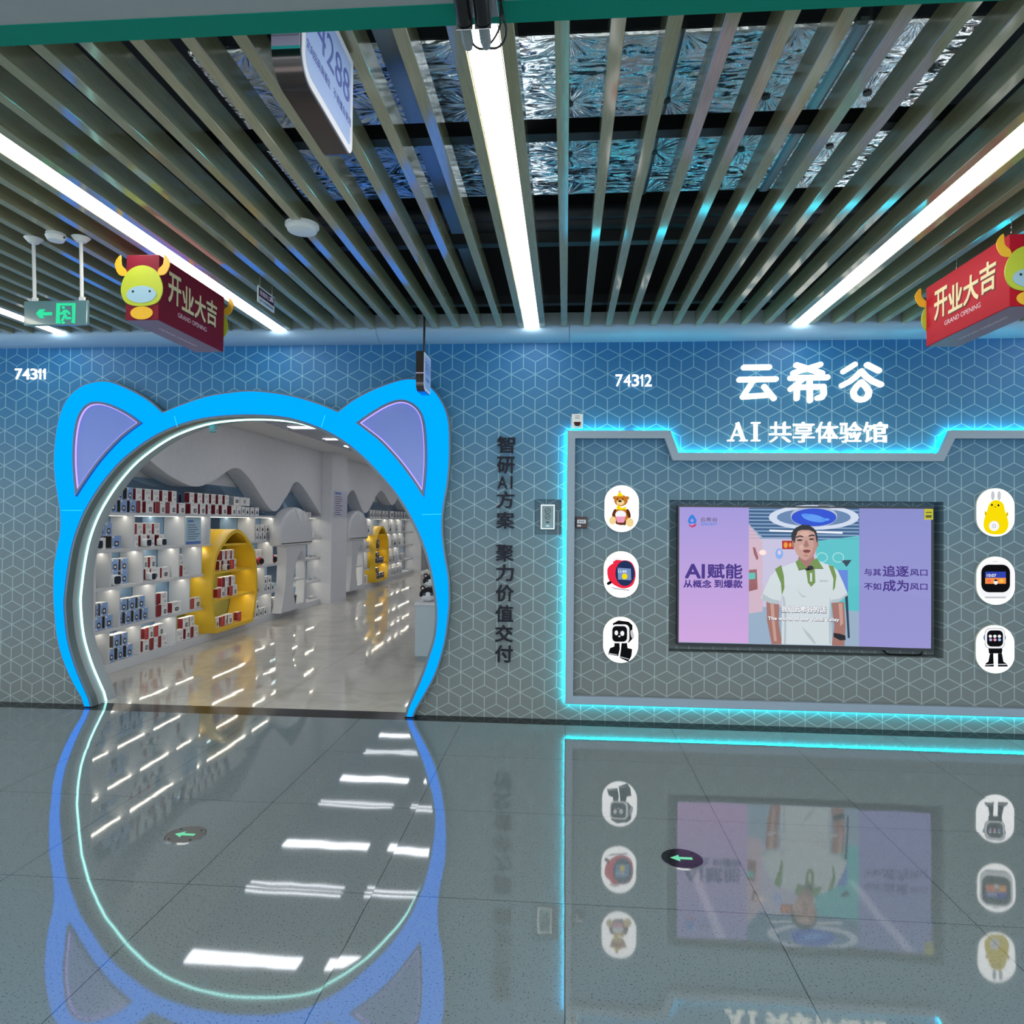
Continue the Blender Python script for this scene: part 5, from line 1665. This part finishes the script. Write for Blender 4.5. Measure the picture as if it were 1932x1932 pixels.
# inside the near yellow arch
YP = -4.30
stock('upper shelf of near yellow arch', 0.8444, [[('K', 414, 418), ('K', 422, 429), ('Q', 433.5, 441), ('W', 442, 446)], [('R', 414, 417.5), ('K', 419, 425), ('K', 428, 434.5), ('K', 437.5, 441.5)]], -4.348)
stock('middle shelf of near yellow arch', 0.5094, [[('Q', 411.4, 417), ('W', 418, 425), ('K', 426, 430), ('Q', 434, 439), ('W', 440, 448.5)], [('R', 419.5, 424.5), ('K', 425.4, 432), ('R', 433, 436), ('K', 437, 444)]], YP)
stock('floor of near yellow arch', 0.1485, [[('W', 408, 415), ('Q', 418.5, 425), ('W', 426, 430), ('W', 431.5, 441), ('Q', 450.5, 457)]], YP)
# far unit
stock('on top of far shelves', SURF[4] + 0.0002, [[('S', 697, 701.5), ('S', 703, 707), ('S', 709, 712.5), ('S', 714, 718), ('S', 721, 725), ('S', 726.5, 731), ('D', 735, 742), ('S', 745, 748), ('S', 750, 753), ('S', 755.5, 758.5), ('S', 762, 766)]], XS - 0.05, 'white boxes on the far shelf unit', 1.6)
FAR = 'white boxes on the far shelf unit'
stock('far upper row', SURF[3] + 0.0002, [[('S', 687.5, 690.5), ('S', 692.5, 697), ('S', 733, 738.5), ('S', 746, 749), ('S', 759.2, 762)]], group=FAR, hscale=1.7)
stock('far second row', SURF[2] + 0.0002, [[('S', 681.4, 686.5), ('S', 691.6, 696), ('S', 741, 747.5), ('S', 751.5, 755), ('S', 761.5, 764.4)]], group=FAR, hscale=1.7)
stock('far third row', SURF[1] + 0.0002, [[('S', 683.4, 688), ('S', 734, 738), ('P', 744.4, 749), ('P', 757.6, 762.6)]], group=FAR, hscale=1.6)
stock('far bottom row', SURF[0] + 0.0002, [[('P', 680.5, 685), ('P', 690.5, 694), ('P', 733, 735.6), ('S', 742, 745.5), ('P', 752, 755.4)]], group=FAR, hscale=1.7)
stock('middle shelf of far yellow arch', 0.5094, [[('N', 711, 714.6), ('N', 715.6, 719), ('N', 720, 723.5)], [('N', 711, 715)]], YP, 'navy boxes in the far yellow arch', 1.0)
stock('floor of far yellow arch', 0.1485, [[('N', 711, 714.6), ('N', 715.6, 719), ('N', 720.4, 725)], [('N', 711.4, 715)]], YP, 'navy boxes in the far yellow arch', 1.0)
stock('upper shelf of far yellow arch', 0.8444, [[('N', 712, 715.2)]], YP, 'navy boxes in the far yellow arch', 1.7)

# leaning white sleeves right of the near mushroom house
for i, (row, nm) in enumerate(((3, 'upper'), (2, 'second'), (1, 'third'), (0, 'bottom'))):
    for j in range(2 if row else 1):
        b = MB().box((-0.05, -0.009, 0), (0.05, 0.009, 0.21))
        me = b.mesh('leaning_sleeve', K_WHITE, bevel=0.002, segs=1)
        o = bpy.data.objects.new('leaning_sleeve', me)
        COL.objects.link(o)
        o.location = (XS - 0.09, 11.36 + 0.055 * j, SURF[row] + 0.0046)
        o.rotation_euler.x = 0.50
        tag(o, 'leaning white sleeve, %s of the %s row behind mushroom house' % (('left one', 'right one')[j] if row else 'only one', nm), 'box', 'leaning white sleeves')
    stock('%s row behind mushroom house' % nm, SURF[row] + 0.0002, [[('P', 589, 592), ('P', 593, 596)]], XS - 0.08, 'low white boxes behind the mushroom house', 0.45)


# rounded smart gadgets set out in front of the boxes
def gadget(label, x, y, z, w, h, turn, dark):
    t = thing('smart_gadget', label, 'gadget', (x, y, z), 'white gadgets with dark screens')
    t.rotation_euler.z = turn
    b = MB().prism(rrect(-w / 2, 0.004, w / 2, h, w * 0.28), -0.035, 0.028, 'X')
    b.build('body', M_WHITE_PL, t, smooth=50, bevel=0.006, local=True)
    MB().prism(rrect(-w * 0.36, h * 0.14, w * 0.36, h * 0.88, w * 0.20), 0.0283, 0.0325, 'X').build('screen', mat('dark_screen', dark, 0.15), t, local=True)
    MB().box((-0.025, -w * 0.28, 0.0003), (0.020, w * 0.28, 0.0038)).build('foot', M_WHITE_PL, t, local=True)


gadget('white gadget with dark screen before blue boxes in the first upper bay', XS - 0.050, sy(193), SURF[3], 0.085, 0.100, -0.12, (30, 36, 54))
gadget('white gadget with dark screen in front of second upper bay, left one', XS - 0.050, sy(285), SURF[3], 0.088, 0.088, -0.12, (22, 26, 40))
gadget('white gadget with dark screen in front of second upper bay, right one', XS - 0.050, sy(313.5), SURF[3], 0.088, 0.088, -0.12, (22, 26, 40))
gadget('white gadget tilted before stacked blue boxes in the second row', XS - 0.056, sy(228), SURF[2], 0.115, 0.105, -0.12, (52, 62, 78))
gadget('white gadget with black screen before the wide boxes in second row', XS - 0.050, sy(295), SURF[2], 0.080, 0.085, -0.12, (12, 13, 18))
gadget('white gadget with black screen on upper shelf of the yellow arch', -4.280, hit(427, 1050, 0, -4.28).y, 0.8444, 0.07, 0.08, -0.12, (14, 15, 20))


def robot(label, x, y, z, r, body, turn):
    t = thing('round_robot', label, 'toy robot', (x, y, z), 'round robots right of the yellow arch')
    t.rotation_euler.z = turn
    b = MB().tube([(-0.05, 0, r + 0.012), (-0.04, 0, r + 0.012), (0.03, 0, r + 0.012), (0.042, 0, r + 0.012)], [r * 0.55, r * 0.92, r, r * 0.94], 28)
    b.build('body', body, t, smooth=40, local=True)
    MB().cyl((0.0422, 0, r + 0.012), (0.048, 0, r + 0.012), r * 0.86, 28).build('face', M_BLACK, t, smooth=40, local=True)
    MB().ball((0.0, 0, 2 * r + 0.018), (0.018, 0.012, 0.010)).build('button', body, t, smooth=60, local=True)
    for s_ in (-1, 1):
        MB().cyl((0.0, s_ * r * 0.5, 0.0005), (0.0, s_ * r * 0.5, 0.022), 0.010, 12).build('foot', M_BLACK, t, local=True)


M_RRED = mat('red_plastic', (206, 24, 48), 0.3, coat=0.3)
robot('red round robot with black face in the second row beside yellow arch', XS - 0.055, sy(497), SURF[2], 0.047, M_RRED, -0.5)
robot('red round robot with black face in the second row beside mushroom house', XS - 0.055, sy(522.5), SURF[2], 0.047, M_RRED, -0.5)
robot('black round robot half hidden by yellow arch in the second row', XS - 0.055, sy(485), SURF[2], 0.047, M_BLACK, -0.5)
robot('black round robot half hidden by yellow arch in the third row', XS - 0.055, sy(486.5), SURF[1], 0.047, mat('brown_black', (44, 20, 18), 0.3), -0.5)

# boards with printed notes
pa, pb_ = sy(352, XS - 0.06), sy(380, XS - 0.06)
t = thing('info_board', 'pale blue printed information board standing in the third upper bay', 'poster board', (XS - 0.07, (pa + pb_) / 2, SURF[3]))
MB().box((XS - 0.078, pa, SURF[3] + 0.0004), (XS - 0.072, pb_, SURF[3] + 0.315)).build('board', mat('ice_blue_print', (176, 206, 226), 0.3), t)
MB().box((XS - 0.0719, pa, SURF[3] + 0.001), (XS - 0.0712, pb_, SURF[3] + 0.032)).build('footer_band', mat('blue_print', (84, 118, 190), 0.4), t)
MB().box((XS - 0.0719, pa + 0.04, SURF[3] + 0.262), (XS - 0.0712, pa + 0.16, SURF[3] + 0.282)).build('heading', mat('blue_print', (84, 118, 190), 0.4), t)
b = MB()
for k in range(7):
    l = (0.34, 0.42, 0.50, 0.30, 0.44, 0.38, 0.30)[k]
    b.box((XS - 0.0719, pa + 0.04, SURF[3] + 0.060 + 0.027 * k), (XS - 0.0712, pa + 0.04 + l * 0.55, SURF[3] + 0.068 + 0.027 * k))
b.build('print_lines', mat('slate_print', (74, 88, 104), 0.5), t)
q0, q1 = hit(630.5, 925, 0, -4.143), hit(654.5, 976, 0, -4.143)
t = thing('wall_notice', 'framed printed notice on the side of the white pillar', 'notice', (-4.15, (q0.y + q1.y) / 2, q1.z))
MB().box((-4.1548, q0.y, q1.z), (-4.145, q1.y, q0.z)).build('plate', mat('lilac_white_print', (196, 196, 212), 0.3), t)
b = MB()
for k in range(9):
    zl = q1.z + (q0.z - q1.z) * (0.08 + 0.085 * k)
    b.box((-4.1449, q0.y + 0.06, zl), (-4.1444, q0.y + 0.06 + (0.36, 0.30, 0.40, 0.33, 0.42, 0.28, 0.38, 0.40, 0.34)[k], zl + 0.014))
b.build('print_lines', mat('violet_print', (92, 88, 116), 0.5), t)
MB().box((-4.1449, q0.y + 0.06, q1.z + (q0.z - q1.z) * 0.86), (-4.1444, q0.y + 0.40, q1.z + (q0.z - q1.z) * 0.94)).build('heading', mat('blue_print', (84, 118, 190), 0.4), t)

# dark vases in the mushroom houses
for lab, y, z in (('dark square pot on the middle shelf of the near mushroom house', 10.59, 0.5604), ('dark square pot at the foot of the near mushroom house', 10.68, 0.1708), ('dark square pot on the middle shelf of the far mushroom house', 13.83, 0.5604)):
    b = MB()
    b.add([(-4.26, y - 0.045, z), (-4.26, y + 0.045, z), (-4.335, y + 0.045, z), (-4.335, y - 0.045, z), (-4.25, y - 0.055, z + 0.13), (-4.25, y + 0.055, z + 0.13), (-4.338, y + 0.055, z + 0.13), (-4.338, y - 0.055, z + 0.13),
           (-4.26, y - 0.045, z + 0.13), (-4.26, y + 0.045, z + 0.13), (-4.335, y + 0.045, z + 0.13), (-4.335, y - 0.045, z + 0.13), (-4.265, y - 0.04, z + 0.02), (-4.265, y + 0.04, z + 0.02), (-4.33, y + 0.04, z + 0.02), (-4.33, y - 0.04, z + 0.02)],
          [(3, 2, 1, 0), (0, 1, 5, 4), (1, 2, 6, 5), (2, 3, 7, 6), (3, 0, 4, 7), (4, 5, 9, 8), (5, 6, 10, 9), (6, 7, 11, 10), (7, 4, 8, 11), (8, 9, 13, 12), (9, 10, 14, 13), (10, 11, 15, 14), (11, 8, 12, 15), (12, 13, 14, 15)])
    tag(b.build('square_pot', mat('charcoal_pot', (34, 42, 46), 0.5)), lab, 'pot')


def leafy(label, x, y, z, h, n, spread):
    t = thing('leafy_plant', label, 'plant', (x, y, z))
    MB().cyl((x, y, z + 0.0003), (x, y, z + 0.05), 0.030, 20, 0.036).build('pot', mat('dark_green_pot', (30, 52, 50), 0.4), t, smooth=40)
    rnd = random.Random(3)
    lf = mat('deep_green_leaf', (26, 66, 56), 0.4)
    for i in range(n):
        a = 2 * PI * i / n + rnd.uniform(-0.3, 0.3)
        r = spread * rnd.uniform(0.6, 1.0)
        hh = h * rnd.uniform(0.7, 1.0)
        b = MB()
        d = Vector((math.cos(a), math.sin(a), 0))
        s_ = Vector((-math.sin(a), math.cos(a), 0))
        o = Vector((x, y, z + 0.045))
        ps = []
        for k in range(7):
            u = k / 6
            c = o + d * (r * u) + Vector((0, 0, hh * (1.6 * u - 1.25 * u * u)))
            wd = 0.020 * math.sin(PI * min(1, 0.12 + 0.88 * u)) + 0.002
            ps += [c - s_ * wd, c + Vector((0, 0, -0.003)), c + s_ * wd]
        b.add(ps, [(3 * k + j, 3 * k + j + 1, 3 * k + j + 4, 3 * k + j + 3) for k in range(6) for j in range(2)])
        b.build('leaf', lf, t, smooth=60)


leafy('small dark green potted plant in the first bottom bay of the near shelves', XS - 0.14, 6.22, SURF[0], 0.15, 9, 0.085)
leafy('dark green potted plant on top of the far mushroom house', -4.36, 13.43, 1.6800, 0.20, 9, 0.10)

# ------------------------------------------------------------------ pedestal with plush toys
px0, px1, py0, py1 = -1.585, -1.02, 7.28, 7.80
t = thing('pedestal', 'pale grey display pedestal at the right edge of the arch opening', 'pedestal', ((px0 + px1) / 2, (py0 + py1) / 2, 0))
M_PED = mat('pale_grey_laminate', (176, 190, 200), 0.4)
MB().box((px0 + 0.02, py0 + 0.02, 0.0), (px1 - 0.02, py1 - 0.02, 0.058)).build('plinth', mat('grey_laminate', (140, 154, 164), 0.4), t)
MB().box((px0, py0, 0.0585), (px1, py1, 0.600)).build('body', M_PED, t, bevel=0.003)
MB().box((px0 - 0.008, py0 - 0.008, 0.6003), (px1 + 0.008, py1 + 0.008, 0.628)).build('top', M_SHELF, t, bevel=0.003)
PW_, PB_ = mat('white_plush', (232, 234, 238), 0.9), mat('black_plush', (18, 20, 28), 0.9)


def plush(label, x, y, z, r, turn, body=False):
    t = thing('plush_toy', label, 'plush toy', (x, y, z), 'black and white plush toys on the pedestal')
    t.rotation_euler.z = turn
    hz = r * 0.80
    MB().ball((0, 0, hz), (r, r * 0.85, r * 0.80), 32, 20).build('head', PW_, t, smooth=80, local=True)
    # black hood over the upper half, open at the muzzle
    b = MB()
    for i in range(13):
        th = PI * 0.60 * i / 12
        for k in range(33):
            a = 2 * PI * k / 32
            dip = 1.0 - 0.42 * max(0.0, math.cos(a + PI / 2)) ** 6
            tt = th * dip
            b.v.append((1.03 * r * math.sin(tt) * math.cos(a), 0.88 * r * math.sin(tt) * math.sin(a), hz + 0.83 * r * math.cos(tt)))
    for i in range(12):
        for k in range(32):
            b.f.append([i * 33 + k, (i + 1) * 33 + k, (i + 1) * 33 + k + 1, i * 33 + k + 1])
            b.m.append(0)
    b.build('hood', PB_, t, smooth=80, local=True)
    for s_ in (-1, 1):
        MB().ball((s_ * r * 0.62, 0.0, hz + r * 0.72), (r * 0.30, r * 0.16, r * 0.34), 16, 10, Matrix.Rotation(s_ * 0.5, 3, 'Y')).build('ear', PB_, t, smooth=80, local=True)
        MB().ball((s_ * r * 0.62, -r * 0.12, hz + r * 0.70), (r * 0.16, r * 0.08, r * 0.20), 12, 8, Matrix.Rotation(s_ * 0.5, 3, 'Y')).build('inner_ear', mat('pink_plush', (226, 196, 206), 0.9), t, smooth=80, local=True)
        MB().ball((s_ * r * 0.40, -r * 0.76, hz + r * 0.10), (r * 0.20, r * 0.10, r * 0.18), 16, 10).build('eye', mat('smoky_glass_eye', (58, 78, 92), 0.15), t, smooth=80, local=True)
    MB().ball((0, -r * 0.84, hz - r * 0.22), (r * 0.07, r * 0.05, r * 0.05), 10, 8).build('nose', mat('pink_nose', (190, 130, 136), 0.5), t, smooth=80, local=True)


plush('lower black and white plush head resting on the pedestal', -1.475, 7.42, 0.6285, 0.092, 0.15)
plush('upper black and white plush head stacked on the lower one', -1.462, 7.47, 0.6285 + 0.148, 0.080, 0.15)
b = MB()
for k in range(5):
    a = -1.55 + 0.035 * k
    b.ball((a, 7.52 + 0.01 * (k % 2), 0.63 + 0.30 + 0.012 * math.sin(k * 1.7)), (0.03, 0.03, 0.026), 14, 10)
b.ball((-1.48, 7.62, 0.63 + 0.14), (0.085, 0.07, 0.141), 20, 14)
tag(b.build('plush_toy', mat('cream_plush', (214, 208, 200), 0.9), smooth=80), 'cream fluffy plush toy standing behind the black and white ones', 'plush toy')

# ------------------------------------------------------------------ shop ceiling lights
for ci, (cx0, cname) in enumerate(((-3.58, 'left'), (-2.215, 'second'), (-0.85, 'third'), (0.515, 'fourth'))):
    for k in range(6):
        for kind, yy in (('broad', 6.47 + 2.27 * k), ('double slim', 7.72 + 2.30 * k)):
            t = thing('shop_ceiling_light', '%s ceiling light, %s row from the entrance, %s column in the shop' % (kind, ORD[k], cname), 'ceiling light', (cx0 + 0.55, yy, CZ - 0.02), 'shop ceiling lights')
            parts = [(-0.088, 0.088)] if kind == 'broad' else [(-0.068, -0.048), (0.048, 0.068)]
            for a, b_ in parts:
                MB().box((cx0, yy + a, CZ - 0.020), (cx0 + 1.10, yy + b_, CZ - 0.012)).build('diffuser', M_SHOPL, t)
                MB().box((cx0 - 0.004, yy + a - 0.004, CZ - 0.0118), (cx0 + 1.104, yy + b_ + 0.004, CZ - 0.0054)).build('housing', M_WHITE_PL, t)

# dark glazed opening at the far end of the shop
wx0, wx1 = hit(796, 1000, 1, 22.95).x, hit(850, 1000, 1, 22.95).x
b = MB().box((wx0, 22.94, 0.15), (wx1, 22.99, 2.2))
struct('window_1', b, mat('dark_glass', (40, 56, 60), 0.08))
b = MB()
b.box((wx0 - 0.10, 22.90, 0.0), (wx0 - 0.001, 22.995, 2.3)).box((wx0 - 0.10, 22.90, 2.201), (wx1, 22.995, 2.3))
struct('trim_8', b, M_WHITE_PL)
